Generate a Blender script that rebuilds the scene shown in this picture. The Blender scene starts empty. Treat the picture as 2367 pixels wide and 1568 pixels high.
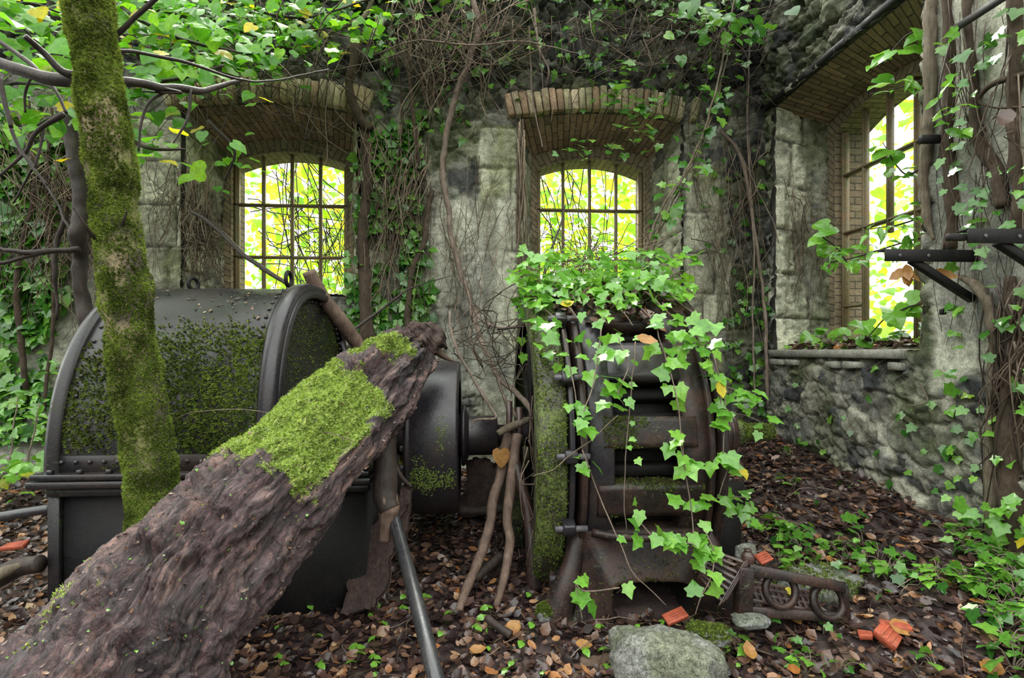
import bpy, math, random
import numpy as np
from mathutils import Vector
C = bpy.context.scene.collection
RNG = np.random.default_rng(7)
random.seed(7)
PI = math.pi

# ------------------------------------------------------------------ camera
FPX, CX, HY, YAW, EYE = 1270.0, 1183.5, 812.0, math.radians(3.74), 1.5
FW = np.array([math.sin(YAW), math.cos(YAW), 0.0]); RT = np.array([math.cos(YAW), -math.sin(YAW), 0.0])
CAMP = np.array([0.0, 0.0, EYE])
def ray(px, py):
    return FW + RT*((px-CX)/FPX) + np.array([0, 0, 1.0])*((HY-py)/FPX)
def at(px, py, Y):
    d = ray(px, py); return CAMP + d*(Y/d[1])
def atX(px, py, X):
    d = ray(px, py); return CAMP + d*(X/d[0])
def path(pts):
    return [at(*p) for p in pts]
cam = bpy.data.cameras.new('camera'); cam.lens = FPX*36.0/2367.0; cam.sensor_width = 36.0
cam.shift_y = (HY-784.0)/2367.0; cam.clip_start = 0.05; cam.clip_end = 200
camo = bpy.data.objects.new('camera', cam); C.objects.link(camo)
camo.location = CAMP; camo.rotation_euler = (PI/2, 0, -YAW)
bpy.context.scene.camera = camo

# ------------------------------------------------------------------ numpy noise
def _h(ix, iy, iz, s):
    n = (ix*374761393 + iy*668265263 + iz*2147483647 + s*974634777) & 0xFFFFFFFF
    n = ((n ^ (n >> 13))*1274126177) & 0xFFFFFFFF
    n = ((n ^ (n >> 16))*2246822519) & 0xFFFFFFFF
    return ((n ^ (n >> 15)) & 0xFFFFFF)/float(0xFFFFFF)
def vnoise(P, seed=0):
    P = np.asarray(P, float); I = np.floor(P).astype(np.int64); f = P-I; f = f*f*(3-2*f)
    r = 0
    for a in (0, 1):
        for b in (0, 1):
            for c in (0, 1):
                w = (f[:, 0] if a else 1-f[:, 0])*(f[:, 1] if b else 1-f[:, 1])*(f[:, 2] if c else 1-f[:, 2])
                r = r + w*_h(I[:, 0]+a, I[:, 1]+b, I[:, 2]+c, seed)
    return r
def fbm(P, sc=1.0, oc=4, seed=0, g=0.5):
    P = np.asarray(P, float)*sc; r = np.zeros(len(P)); a = 1.0; t = 0
    for o in range(oc):
        r += a*vnoise(P, seed+o*17); t += a; a *= g; P = P*2.03+3.7
    return r/t
def p2(u, v):
    return np.stack([u, v, np.zeros_like(u)], 1)
def vor(u, v, seed=0):
    iu, iv = np.floor(u).astype(np.int64), np.floor(v).astype(np.int64)
    f1 = np.full(u.shape, 9.0); f2 = f1.copy(); cid = np.zeros(u.shape)
    z = np.zeros_like(iu)
    for a in (-1, 0, 1):
        for b in (-1, 0, 1):
            ci, cj = iu+a, iv+b
            x = ci+0.12+0.76*_h(ci, cj, z, seed); y = cj+0.12+0.76*_h(ci, cj, z, seed+5)
            d = np.hypot(x-u, y-v); k = _h(ci, cj, z, seed+9)
            n = d < f1
            f2 = np.where(n, f1, np.minimum(f2, d)); cid = np.where(n, k, cid); f1 = np.where(n, d, f1)
    return f1, f2, cid
def sst(a, b, x):
    t = np.clip((x-a)/(b-a), 0, 1); return t*t*(3-2*t)
def mixc(c, d, t):
    return c*(1-t[:, None])+np.asarray(d, float)*t[:, None]

# ------------------------------------------------------------------ object helpers
OFF = {}
def mesh_np(name, V, F, mat, col=None, rnd=None, smooth=True, uv=None):
    V = np.asarray(V, np.float32); me = bpy.data.meshes.new(name)
    if isinstance(F, np.ndarray):
        m, k = F.shape; lv = F.astype(np.int32).ravel(); ls = np.arange(0, m*k, k, dtype=np.int32)
    else:
        ln = np.array([len(f) for f in F], np.int32); m = len(F)
        lv = np.fromiter((i for f in F for i in f), np.int32); ls = np.concatenate([[0], np.cumsum(ln)[:-1]]).astype(np.int32)
    me.vertices.add(len(V)); me.vertices.foreach_set('co', V.ravel())
    me.loops.add(len(lv)); me.loops.foreach_set('vertex_index', lv)
    me.polygons.add(m); me.polygons.foreach_set('loop_start', ls)
    if uv is not None:
        l = me.uv_layers.new(name='uv'); l.data.foreach_set('uv', np.asarray(uv, np.float32)[lv].ravel())
    me.update(calc_edges=True); me.validate()
    if smooth: me.polygons.foreach_set('use_smooth', np.ones(len(me.polygons), bool))
    if col is not None:
        a = me.attributes.new('col', 'FLOAT_COLOR', 'POINT')
        a.data.foreach_set('color', np.concatenate([col, np.ones((len(V), 1))], 1).astype(np.float32).ravel())
    if rnd is not None:
        a = me.attributes.new('rnd', 'FLOAT', 'POINT'); a.data.foreach_set('value', np.asarray(rnd, np.float32))
    me.materials.append(mat)
    return me
def tag(o, label=None, cat=None, group=None, kind=None):
    if label: o['label'] = label
    if cat: o['category'] = cat
    if group: o['group'] = group
    if kind: o['kind'] = kind
    return o
def thing(name, label, cat, loc, group=None):
    o = bpy.data.objects.new(name, None); C.objects.link(o); o.location = Vector([float(v) for v in loc]); o.empty_display_size = .1
    OFF[o.name] = np.array(loc, float); return tag(o, label, cat, group)
def part(name, V, F, mat, parent=None, loc=None, label=None, **kw):
    V = np.asarray(V, float)
    if parent is not None: off = OFF[parent.name]
    else: off = np.array(loc if loc is not None else [V[:, 0].mean(), V[:, 1].mean(), V[:, 2].min()], float)
    me = mesh_np(name, V-off, F, mat, **kw)
    o = bpy.data.objects.new(name, me); C.objects.link(o)
    if parent is not None: o.parent = parent
    else: o.location = Vector([float(v) for v in off])
    OFF[o.name] = off
    if label: o['label'] = label
    return o
def struct(name, V, F, mat, parent=None, label=None, cat=None, **kw):
    o = part(name, V, F, mat, parent, loc=(0, 0, 0) if parent is None else None, **kw)
    if parent is None: tag(o, label, cat, None, 'structure')
    return o
def compact(V, F):
    u = sorted({i for f in F for i in f}); m = {a: b for b, a in enumerate(u)}; return np.asarray(V)[u], [tuple(m[i] for i in f) for f in F]
def stuff(name, V, F, mat, label, cat, group=None, **kw):
    return tag(part(name, V, F, mat, None, **kw), label, cat, group, 'stuff')
def join(L):
    Vs, Fs, n = [], [], 0
    for V, F in L:
        V = np.asarray(V, float); Vs.append(V); Fs += [tuple(int(i)+n for i in f) for f in F]; n += len(V)
    return np.concatenate(Vs), Fs
def box(x0, x1, y0, y1, z0, z1):
    V = np.array([(x, y, z) for z in (z0, z1) for x, y in ((x0, y0), (x1, y0), (x1, y1), (x0, y1))], float)
    return V, [(3, 2, 1, 0), (4, 5, 6, 7), (0, 1, 5, 4), (1, 2, 6, 5), (2, 3, 7, 6), (3, 0, 4, 7)]
def obox(c, ax, ay, az, b=0.0):
    """box from centre and three half vectors; b = chamfer (fraction of the smallest half)"""
    c = np.array(c, float); A = [np.array(a, float) for a in (ax, ay, az)]
    L = [np.linalg.norm(a) for a in A]; m = min(L)*b
    if b <= 0:
        V = [c+s*A[0]+t*A[1]+u*A[2] for u in (-1, 1) for s, t in ((-1, -1), (1, -1), (1, 1), (-1, 1))]
        return np.array(V), [(3, 2, 1, 0), (4, 5, 6, 7), (0, 1, 5, 4), (1, 2, 6, 5), (2, 3, 7, 6), (3, 0, 4, 7)]
    U = [a/l for a, l in zip(A, L)]; V = []; rings = []
    for u, ins in ((-1, m), (-1, 0), (1, 0), (1, m)):
        zz = u*(L[2]-(m if ins == 0 else 0)); ring = []
        hx, hy = L[0]-ins, L[1]-ins
        for s, t in ((-hx+m, -hy), (hx-m, -hy), (hx, -hy+m), (hx, hy-m), (hx-m, hy), (-hx+m, hy), (-hx, hy-m), (-hx, -hy+m)):
            ring.append(len(V)); V.append(c+s*U[0]+t*U[1]+zz*U[2])
        rings.append(ring)
    F = [tuple(reversed(rings[0])), tuple(rings[3])]
    for r, q in zip(rings, rings[1:]):
        for i in range(8): F.append((r[i], r[(i+1) % 8], q[(i+1) % 8], q[i]))
    return np.array(V), F
def grid(P):
    """P (n,m,3) -> verts, quad array"""
    n, m = P.shape[:2]; i = np.arange(n*m).reshape(n, m)
    F = np.stack([i[:-1, :-1].ravel(), i[1:, :-1].ravel(), i[1:, 1:].ravel(), i[:-1, 1:].ravel()], 1)
    return P.reshape(-1, 3), F
def smooth_path(pts, n=6):
    P = [np.array(p, float) for p in pts]
    if len(P) < 3: 
        return np.array([P[0]+(P[-1]-P[0])*t for t in np.linspace(0, 1, n+1)])
    P = [2*P[0]-P[1]]+P+[2*P[-1]-P[-2]]; out = []
    for i in range(1, len(P)-2):
        a, b, c, d = P[i-1:i+3]
        for t in np.arange(n)/n:
            out.append(.5*(2*b+(c-a)*t+(2*a-5*b+4*c-d)*t*t+(3*b-a-3*c+d)*t**3))
    out.append(P[-2]); return np.array(out)
def tube(pts, r, seg=7, n=6, wob=0.0, rough=0.0, seed=0, sm=True):
    S = smooth_path(pts, n) if sm else np.array(pts, float); k = len(S)
    rr = np.interp(np.linspace(0, 1, k), np.linspace(0, 1, len(r)), r) if np.ndim(r) else np.full(k, r)
    if wob: 
        for ax in range(3): S[:, ax] += wob*(fbm(S*7+ax*11.3, 1, 2, seed+ax)-.5)*2
    T = np.gradient(S, axis=0); T /= np.linalg.norm(T, axis=1)[:, None]+1e-9
    ref = np.array([0.31, 0.22, 0.92]) if abs(T[:, 2]).mean() < .8 else np.array([.9, .3, .1])
    A = np.cross(T, ref); A /= np.linalg.norm(A, axis=1)[:, None]; B = np.cross(T, A)
    th = np.arange(seg)*2*PI/seg
    D = A[:, None]*np.cos(th)[None, :, None]+B[:, None]*np.sin(th)[None, :, None]
    V = S[:, None]+D*rr[:, None, None]
    if rough:
        q = fbm(V.reshape(-1, 3), 9, 3, seed+3).reshape(k, seg)-.5
        V = V+D*(q*2*rough*rr[:, None])[:, :, None]
    V = V.reshape(-1, 3); i = np.arange(k*seg).reshape(k, seg); j = np.roll(i, -1, 1)
    F = [tuple(f) for f in np.stack([i[:-1].ravel(), j[:-1].ravel(), j[1:].ravel(), i[1:].ravel()], 1)]
    F += [tuple(i[0][::-1]), tuple(i[-1])]
    return V, F
def lathe_x(prof, yc, zc, seg=48, a0=0.0, a1=2*PI, cap=True):
    """prof [(x,r)] around the X axis; angle 0 = towards the camera (-Y), PI/2 = up"""
    full = abs(a1-a0-2*PI) < 1e-6; n = seg if full else seg+1
    th = a0+(a1-a0)*np.arange(n)/seg
    V = np.array([(x, yc-r*math.cos(t), zc+r*math.sin(t)) for x, r in prof for t in th]); m = len(prof); F = []
    for i in range(m-1):
        for j in range(seg):
            k = (j+1) % n; F.append((i*n+j, i*n+k, (i+1)*n+k, (i+1)*n+j))
    return V, F
def tri_of(F):
    T = []
    for f in F:
        for i in range(1, len(f)-1): T.append((f[0], f[i], f[i+1]))
    return np.array(T)
def sample(V, F, n, rng, mask=None):
    V = np.asarray(V, float); T = tri_of(F) if not (isinstance(F, np.ndarray) and F.shape[1] == 3) else F
    a, b, c = V[T[:, 0]], V[T[:, 1]], V[T[:, 2]]; N = np.cross(b-a, c-a); ar = np.linalg.norm(N, axis=1)
    w = ar.copy(); i = rng.choice(len(T), n, p=w/w.sum())
    u, v = rng.random(n), rng.random(n); s = u+v > 1; u[s], v[s] = 1-u[s], 1-v[s]
    P = a[i]+(b-a)[i]*u[:, None]+(c-a)[i]*v[:, None]; Nn = N[i]/(ar[i][:, None]+1e-12)
    if mask is not None:
        k = rng.random(n) < mask(P, Nn); P, Nn = P[k], Nn[k]
    return P, Nn
def unit(a): return a/(np.linalg.norm(a, axis=-1, keepdims=True)+1e-9)
def scatter(tpl, P, N, T, S, rng, jit=0.0, rr=(0, 1)):
    """leaf copies: N normals, T tip directions, S sizes -> V, F(np tri), rnd"""
    tv, tf = tpl; P = np.asarray(P, float); n = len(P)
    N = unit(np.asarray(N, float)+rng.normal(0, 1, (n, 3))*jit); T = np.asarray(T, float)+rng.normal(0, 1, (n, 3))*jit
    T = unit(T-N*(T*N).sum(1)[:, None]); X = np.cross(T, N); S = np.broadcast_to(S, (n,))
    sq = 1+rng.normal(0, .12, n)
    V = P[:, None]+S[:, None, None]*(tv[None, :, 0:1]*sq[:, None, None]*X[:, None]+tv[None, :, 1:2]*T[:, None]+tv[None, :, 2:3]*(N*rng.uniform(.4, 1.8, n)[:, None])[:, None])
    F = (tf[None]+(np.arange(n)*len(tv))[:, None, None]).reshape(-1, tf.shape[1])
    rv = np.repeat(rng.uniform(rr[0], rr[1], n), len(tv))
    return V.reshape(-1, 3), F, rv
def leaf_tpl(half, ctr, droop=.12, fold=.1):
    o = list(half)+[(-x, y) for x, y in half[-2:0:-1]]
    V = [(0, ctr, 0.0)]+[(x, y, fold*abs(x)-droop*(y-ctr)**2*1.6-(.35*droop if abs(x) > .4 else 0)) for x, y in o]
    n = len(o); F = [(0, 1+i, 1+(i+1) % n) for i in range(n)]
    return np.array(V), np.array(F)
IVY = leaf_tpl([(0, 0), (.2, -.14), (.47, -.06), (.41, .17), (.57, .42), (.33, .54), (.15, .82), (0, 1.02)], .3)
HEART = leaf_tpl([(0, 0), (.22, -.12), (.44, 0), (.5, .25), (.44, .42), (.36, .62), (.17, .85), (0, 1.0)], .35, .25, .14)
OVAL = leaf_tpl([(0, 0), (.16, .12), (.27, .38), (.22, .66), (.1, .88), (0, 1.0)], .45, -.22, .28)
DEAD = leaf_tpl([(0, 0), (.12, .08), (.27, .22), (.31, .40), (.27, .52), (.30, .63), (.15, .82), (0, 1.0)], .45, -.30, .26)
LANCE = leaf_tpl([(0, 0), (.12, .2), (.16, .45), (.09, .75), (0, 1)], .4, .3, .2)
def tuft_tpl(k=4):
    V, F = [], []
    for i in range(k):
        a = i*2*PI/k+.3*i; d = np.array([math.cos(a), math.sin(a), 0]); s = np.array([-d[1], d[0], 0])
        b = len(V); V += [-s*.22+d*.05, s*.22+d*.05, d*.62+np.array([0, 0, .75])]; F.append((b, b+1, b+2))
    return np.array([(v[0], v[1], v[2]) for v in V]), np.array(F)
TUFT = tuft_tpl()

# ------------------------------------------------------------------ materials
def new_mat(name):
    m = bpy.data.materials.new(name); m.use_nodes = True; nt = m.node_tree
    for n in list(nt.nodes): nt.nodes.remove(n)
    out = nt.nodes.new('ShaderNodeOutputMaterial'); b = nt.nodes.new('ShaderNodeBsdfPrincipled')
    nt.links.new(b.outputs[0], out.inputs[0]); return m, nt, b, out
def nd(nt, t, **kw):
    n = nt.nodes.new('ShaderNode'+t)
    for k, v in kw.items(): setattr(n, k, v)
    return n
def noise_n(nt, scale, detail=4, rough=.6, vec=None):
    n = nd(nt, 'TexNoise'); n.inputs['Scale'].default_value = scale; n.inputs['Detail'].default_value = detail; n.inputs['Roughness'].default_value = rough
    if vec is not None: nt.links.new(vec, n.inputs['Vector'])
    return n
def ramp(nt, fac, stops):
    r = nd(nt, 'ValToRGB'); nt.links.new(fac, r.inputs[0]); e = r.color_ramp.elements
    while len(e) > 1: e.remove(e[-1])
    e[0].position, e[0].color = stops[0][0], (*stops[0][1], 1)
    for p, c in stops[1:]:
        x = e.new(p); x.color = (*c, 1)
    return r.outputs[0]
def mixn(nt, fac, a, b, mode='MIX'):
    m = nd(nt, 'Mix', data_type='RGBA', blend_type=mode)
    if hasattr(fac, 'links'): nt.links.new(fac, m.inputs[0])
    else: m.inputs[0].default_value = fac
    for i, v in ((6, a), (7, b)):
        if hasattr(v, 'links'): nt.links.new(v, m.inputs[i])
        else: m.inputs[i].default_value = (*v, 1)
    return m.outputs[2]
def bump(nt, b, h, strength=.5, dist=.02):
    n = nd(nt, 'Bump'); n.inputs['Strength'].default_value = strength; n.inputs['Distance'].default_value = dist
    nt.links.new(h, n.inputs['Height']); nt.links.new(n.outputs[0], b.inputs['Normal'])
def objvec(nt):
    return nd(nt, 'TexCoord').outputs['Object']
def geopos(nt):
    return nd(nt, 'NewGeometry').outputs['Position']
def mat_attr(name, rough=.9, spec=.3, nsc=60, bstr=.6, bdist=.01, var=.5, nsc2=14):
    m, nt, b, _ = new_mat(name); a = nd(nt, 'Attribute', attribute_name='col'); v = geopos(nt)
    n1 = noise_n(nt, nsc, 5, .7, v); n2 = noise_n(nt, nsc2, 6, .7, v)
    g = ramp(nt, n1.outputs[0], [(.25, (1-var,)*3), (.5, (1, 1, 1)), (.75, (1+var,)*3)])
    g2 = ramp(nt, n2.outputs[0], [(.3, (1-var*.8,)*3), (.7, (1+var*.7,)*3)])
    c = mixn(nt, 1.0, mixn(nt, 1.0, a.outputs[0], g, 'MULTIPLY'), g2, 'MULTIPLY'); nt.links.new(c, b.inputs['Base Color'])
    b.inputs['Roughness'].default_value = rough; b.inputs['Specular IOR Level'].default_value = spec
    h = mixn(nt, .5, n1.outputs[0], n2.outputs[0]); bump(nt, b, h, bstr, bdist); return m
def mat_leaf(name, stops, trans=.35, rough=.35, tmul=1.3, spec=.5):
    m, nt, b, out = new_mat(name); a = nd(nt, 'Attribute', attribute_name='rnd'); c = ramp(nt, a.outputs['Fac'], stops)
    n = noise_n(nt, 45, 3, .6, geopos(nt)); v = ramp(nt, n.outputs[0], [(.3, (.75,)*3), (.7, (1.2,)*3)]); c = mixn(nt, 1.0, c, v, 'MULTIPLY')
    nt.links.new(c, b.inputs['Base Color']); b.inputs['Roughness'].default_value = rough; b.inputs['Specular IOR Level'].default_value = spec
    if trans > 0:
        t = nd(nt, 'BsdfTranslucent'); tc = mixn(nt, 1.0, c, (tmul*1.15, tmul, tmul*.6), 'MULTIPLY'); nt.links.new(tc, t.inputs[0])
        x = nd(nt, 'MixShader'); x.inputs[0].default_value = trans
        nt.links.new(b.outputs[0], x.inputs[1]); nt.links.new(t.outputs[0], x.inputs[2]); nt.links.new(x.outputs[0], out.inputs[0])
    return m
def mat_metal(name, base, rust, moss, rustlo=.5, mosslo=.62, rough=(.22, .55), scale=5, mossc=(.06, .11, .015), spec=.6, bs=.35):
    m, nt, b, _ = new_mat(name); v = geopos(nt)
    n1 = noise_n(nt, scale, 6, .65, v); n2 = noise_n(nt, 75, 4, .7, v); n3 = noise_n(nt, scale*.7, 8, .75, v)
    c = mixn(nt, ramp(nt, n1.outputs[0], [(rustlo-.08, (0,)*3), (rustlo+.12, (1,)*3)]), base, rust)
    f3 = ramp(nt, mixn(nt, .38, n3.outputs[0], n2.outputs[0]), [(mosslo-.05-.02, (0,)*3), (mosslo+.03-.02, (1,)*3)])
    c = mixn(nt, f3, c, mossc if moss else base)
    g = ramp(nt, n2.outputs[0], [(.3, (.6,)*3), (.7, (1.5,)*3)]); c = mixn(nt, 1.0, c, g, 'MULTIPLY')
    nt.links.new(c, b.inputs['Base Color']); b.inputs['Specular IOR Level'].default_value = spec
    r = ramp(nt, n1.outputs[0], [(.3, (rough[0],)*3), (.7, (rough[1],)*3)])
    if moss: r = mixn(nt, f3, r, (.95,)*3)
    nt.links.new(r, b.inputs['Roughness'])
    bump(nt, b, mixn(nt, .5, n2.outputs[0], n1.outputs[0]), bs, .006); return m
def mat_wood(name, stops, scale=8, stretch=(1, 1, .15), rough=.8, bs=.8, bd=.01, spec=.3):
    m, nt, b, _ = new_mat(name); mp = nd(nt, 'Mapping'); mp.inputs['Scale'].default_value = stretch; nt.links.new(geopos(nt), mp.inputs['Vector'])
    n = noise_n(nt, scale*4, 6, .7, mp.outputs[0]); n2 = noise_n(nt, scale, 4, .6, geopos(nt))
    c = ramp(nt, mixn(nt, .45, n.outputs[0], n2.outputs[0]), stops); nt.links.new(c, b.inputs['Base Color'])
    b.inputs['Roughness'].default_value = rough; b.inputs['Specular IOR Level'].default_value = spec; bump(nt, b, n.outputs[0], bs, bd); return m
def mat_brick(name, c1, c2, mortar, bw=.25, bh=.07):
    m, nt, b, _ = new_mat(name); t = nd(nt, 'TexBrick'); uv = nd(nt, 'UVMap', uv_map='uv')
    nz = noise_n(nt, 7, 3, .6, geopos(nt)); mv = nd(nt, 'Vector Math'.replace(' ', '')); mv.operation = 'MULTIPLY_ADD'
    nt.links.new(nz.outputs['Color'], mv.inputs[0]); mv.inputs[1].default_value = (.02, .02, 0); nt.links.new(uv.outputs[0], mv.inputs[2])
    nt.links.new(mv.outputs[0], t.inputs['Vector']); t.inputs['Scale'].default_value = 1; t.inputs['Brick Width'].default_value = bw; t.inputs['Row Height'].default_value = bh
    t.inputs['Mortar Size'].default_value = .006; t.inputs['Mortar Smooth'].default_value = .5; t.inputs['Bias'].default_value = 0
    t.inputs['Color1'].default_value = (*c1, 1); t.inputs['Color2'].default_value = (*c2, 1); t.inputs['Mortar'].default_value = (*mortar, 1)
    n = noise_n(nt, 30, 5, .7, geopos(nt)); n2 = noise_n(nt, 3, 4, .6, geopos(nt))
    c = mixn(nt, 1.0, t.outputs[0], ramp(nt, n.outputs[0], [(.3, (.65,)*3), (.7, (1.3,)*3)]), 'MULTIPLY')
    c = mixn(nt, 1.0, c, ramp(nt, n2.outputs[0], [(.3, (.6, .66, .55)), (.65, (1.2, 1.15, 1.1))]), 'MULTIPLY')
    nt.links.new(c, b.inputs['Base Color']); b.inputs['Roughness'].default_value = .9
    inv = nd(nt, 'Math', operation='SUBTRACT'); inv.inputs[0].default_value = 1.0; nt.links.new(t.outputs['Fac'], inv.inputs[1])
    bump(nt, b, mixn(nt, .25, inv.outputs[0], n.outputs[0]), .9, .02); return m

M_wall = mat_attr('masonry', .92, .25, 70, .8, .012, .55, 16)
M_floor = mat_attr('soil', .55, .4, 60, .8, .015, .6, 14)
def mat_log(name):
    m, nt, b, _ = new_mat(name); a = nd(nt, 'Attribute', attribute_name='col'); f = nd(nt, 'Attribute', attribute_name='fib')
    mp = nd(nt, 'Mapping'); mp.inputs['Scale'].default_value = (1, 1, .13); nt.links.new(f.outputs['Vector'], mp.inputs['Vector'])
    n1 = noise_n(nt, 75, 6, .72, mp.outputs[0]); n2 = noise_n(nt, 190, 4, .7, mp.outputs[0]); n3 = noise_n(nt, 120, 3, .7, f.outputs['Vector'])
    c = mixn(nt, 1.0, a.outputs[0], ramp(nt, n1.outputs[0], [(.34, (.12, .11, .12)), (.5, (.85, .82, .85)), (.68, (2.2, 1.9, 1.8))]), 'MULTIPLY')
    c = mixn(nt, 1.0, c, ramp(nt, n2.outputs[0], [(.3, (.5,)*3), (.7, (1.5,)*3)]), 'MULTIPLY'); c = mixn(nt, ramp(nt, n3.outputs[0], [(.66, (0,)*3), (.72, (.7,)*3)]), c, (.33, .25, .2))
    nt.links.new(c, b.inputs['Base Color']); b.inputs['Roughness'].default_value = .5; b.inputs['Specular IOR Level'].default_value = .45
    bump(nt, b, mixn(nt, .35, n1.outputs[0], n2.outputs[0]), 1.0, .022); return m
M_log = mat_log('rotten_wood')
M_trunk = mat_attr('mossy_bark', .85, .3, 80, .8, .01, .5, 20)
M_rock = mat_attr('granite', .85, .3, 170, .9, .008, 1.0, 45)
M_soffit = mat_brick('soffit_brick', (.34, .235, .175), (.19, .13, .105), (.07, .06, .052))
M_ring = mat_brick('grey_brick', (.27, .24, .16), (.19, .17, .125), (.07, .065, .05), .11, .3)
M_jamb = mat_brick('jamb_brick', (.30, .235, .16), (.22, .17, .12), (.10, .09, .07), .22, .07)
M_vous = mat_attr('arch_brick', .9, .25, 70, .6, .01, .45, 14)
M_iron = mat_metal('wet_black_iron', (.016, .0145, .016), (.03, .019, .016), True, .52, .66, spec=.45)
M_ironc = mat_metal('wet_iron', (.021, .0185, .023), (.036, .024, .022), False, .55, .9, (.16, .5), spec=.55)
M_casing = mat_metal('casing_iron', (.013, .012, .0135), (.022, .016, .0155), True, .55, .62, (.22, .42), 4, (.030, .045, .010), spec=.5)
M_rust = mat_metal('rusty_iron', (.020, .0145, .014), (.048, .024, .018), True, .50, .64, (.24, .6), 7, (.085, .10, .055), spec=.42)
M_rustb = mat_metal('rust_brown_iron', (.035, .023, .024), (.075, .038, .03), False, .48, .9, (.22, .45), 9)
M_mossiron = mat_metal('mossy_iron', (.03, .026, .021), (.04, .03, .018), True, .5, .55, (.35, .6), 6, (.11, .14, .04))
M_bar = mat_metal('window_iron', (.20, .175, .10), (.26, .17, .09), True, .5, .6, (.5, .8), 8, (.12, .14, .05))  # bar colour lightened; window glow on the iron is put in here
M_black = mat_metal('black_bracket_iron', (.010, .0095, .010), (.022, .016, .014), False, .6, .9, (.5, .75), 8, spec=.35)
M_pipe = mat_metal('black_pipe', (.03, .03, .033), (.04, .036, .036), False, .55, .9, (.2, .38), 10, spec=.7, bs=.2)
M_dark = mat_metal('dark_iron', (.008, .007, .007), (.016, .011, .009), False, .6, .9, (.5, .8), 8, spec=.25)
M_bark = mat_wood('vine_bark', [(.25, (.07, .05, .04)), (.5, (.20, .15, .12)), (.75, (.38, .31, .25))], 10, (1, 1, .4))
M_barkd = mat_wood('dark_twig', [(.25, (.015, .011, .010)), (.55, (.05, .036, .03)), (.8, (.11, .085, .07))], 10, (1, 1, .4), .5, .6)
M_barkp = mat_wood('pale_vine_wood', [(.25, (.06, .045, .03)), (.5, (.21, .17, .12)), (.75, (.42, .36, .27))], 14, (1, 1, .06), bs=1.0, bd=.025)
M_fuzz = mat_wood('fuzzy_vine', [(.25, (.028, .02, .014)), (.5, (.085, .06, .042)), (.8, (.17, .13, .095))], 12, (1, 1, .3), .95, 1.0, .02)
M_bluewood = mat_wood('wet_stick', [(.25, (.05, .035, .028)), (.5, (.16, .105, .08)), (.75, (.33, .24, .18))], 12, (1, 1, .1), .5)
M_plank = mat_wood('rotten_plank', [(.25, (.035, .022, .016)), (.5, (.10, .065, .045)), (.8, (.19, .13, .095))], 9, (.3, 1, 1))
M_ivy = mat_leaf('ivy_leaf', [(0, (.035, .13, .02)), (.5, (.075, .23, .03)), (.85, (.15, .34, .045)), (1, (.2, .4, .06))], .3, .2, 1.5, .7)
M_ivyb = mat_leaf('bright_ivy_leaf', [(0, (.09, .27, .03)), (.5, (.16, .40, .045)), (.94, (.24, .50, .07)), (.975, (.55, .45, .03))], .32, .2, 1.4, .7)
M_can = mat_leaf('broad_leaf', [(0, (.05, .2, .012)), (.5, (.11, .34, .02)), (.9, (.2, .44, .03)), (.93, (.6, .52, .02)), (1, (.55, .42, .02))], .5, .35, 1.6)
M_out = mat_leaf('backlit_leaf', [(0, (.16, .40, .02)), (.4, (.30, .58, .03)), (.85, (.5, .74, .07)), (1, (.72, .66, .05))], .6, .5, 1.5)
M_dead = mat_leaf('dead_leaf', [(0, (.016, .010, .011)), (.35, (.036, .021, .020)), (.6, (.075, .041, .034)), (.82, (.15, .08, .056)), (.94, (.25, .14, .08)), (.97, (.34, .12, .03)), (1, (.42, .30, .18))], .06, .27, 1.2, .55)
M_moss = mat_leaf('moss', [(0, (.035, .05, .010)), (.5, (.12, .175, .028)), (1, (.30, .40, .08))], .3, .8, 1.2, .2)
M_mossb = mat_leaf('bright_moss', [(0, (.17, .26, .035)), (.5, (.34, .47, .10)), (1, (.52, .66, .22))], .3, .85, 1.1, .15)
M_mossd = mat_leaf('dark_moss', [(0, (.022, .035, .008)), (.5, (.085, .13, .022)), (1, (.25, .34, .06))], .3, .8, 1.2, .2)
M_roots = mat_leaf('dry_rootlet', [(0, (.06, .042, .03)), (.5, (.17, .125, .09)), (1, (.33, .26, .19))], 0, .8, 1, .2)
M_rootsd = mat_leaf('dark_rootlet', [(0, (.03, .021, .017)), (.6, (.10, .07, .05)), (1, (.24, .185, .14))], 0, .6, 1, .3)
def mat_plain(name, c, rough=.8, var=.35, sc=25):
    m, nt, b, _ = new_mat(name); n = noise_n(nt, sc, 5, .65, geopos(nt))
    nt.links.new(mixn(nt, 1.0, c, ramp(nt, n.outputs[0], [(.3, (1-var,)*3), (.7, (1+var,)*3)]), 'MULTIPLY'), b.inputs['Base Color'])
    b.inputs['Roughness'].default_value = rough; bump(nt, b, n.outputs[0], .5, .008); return m
M_base = mat_metal('base_iron', (.010, .0095, .0105), (.016, .0125, .011), True, .55, .66, (.45, .7), 3, (.018, .026, .010), spec=.35)  # darker copy of the casing iron; shadow under the log put into its colour
M_red = mat_plain('terracotta', (.36, .075, .035), .6)
M_core = mat_plain('wall_core', (.14, .13, .11), .95)
M_bead = mat_plain('steel_grey', (.11, .10, .115), .3, .2)
M_yleaf = mat_leaf('yellow_leaf', [(0, (.62, .50, .02)), (1, (.75, .62, .05))], .35, .4, 1.2)
M_gleaf = mat_leaf('fallen_green_leaf', [(0, (.33, .45, .04)), (1, (.45, .58, .12))], .3, .45, 1.2)
M_oleaf = mat_leaf('orange_leaf', [(0, (.33, .15, .04)), (1, (.48, .25, .08))], .25, .4, 1.2)

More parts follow.
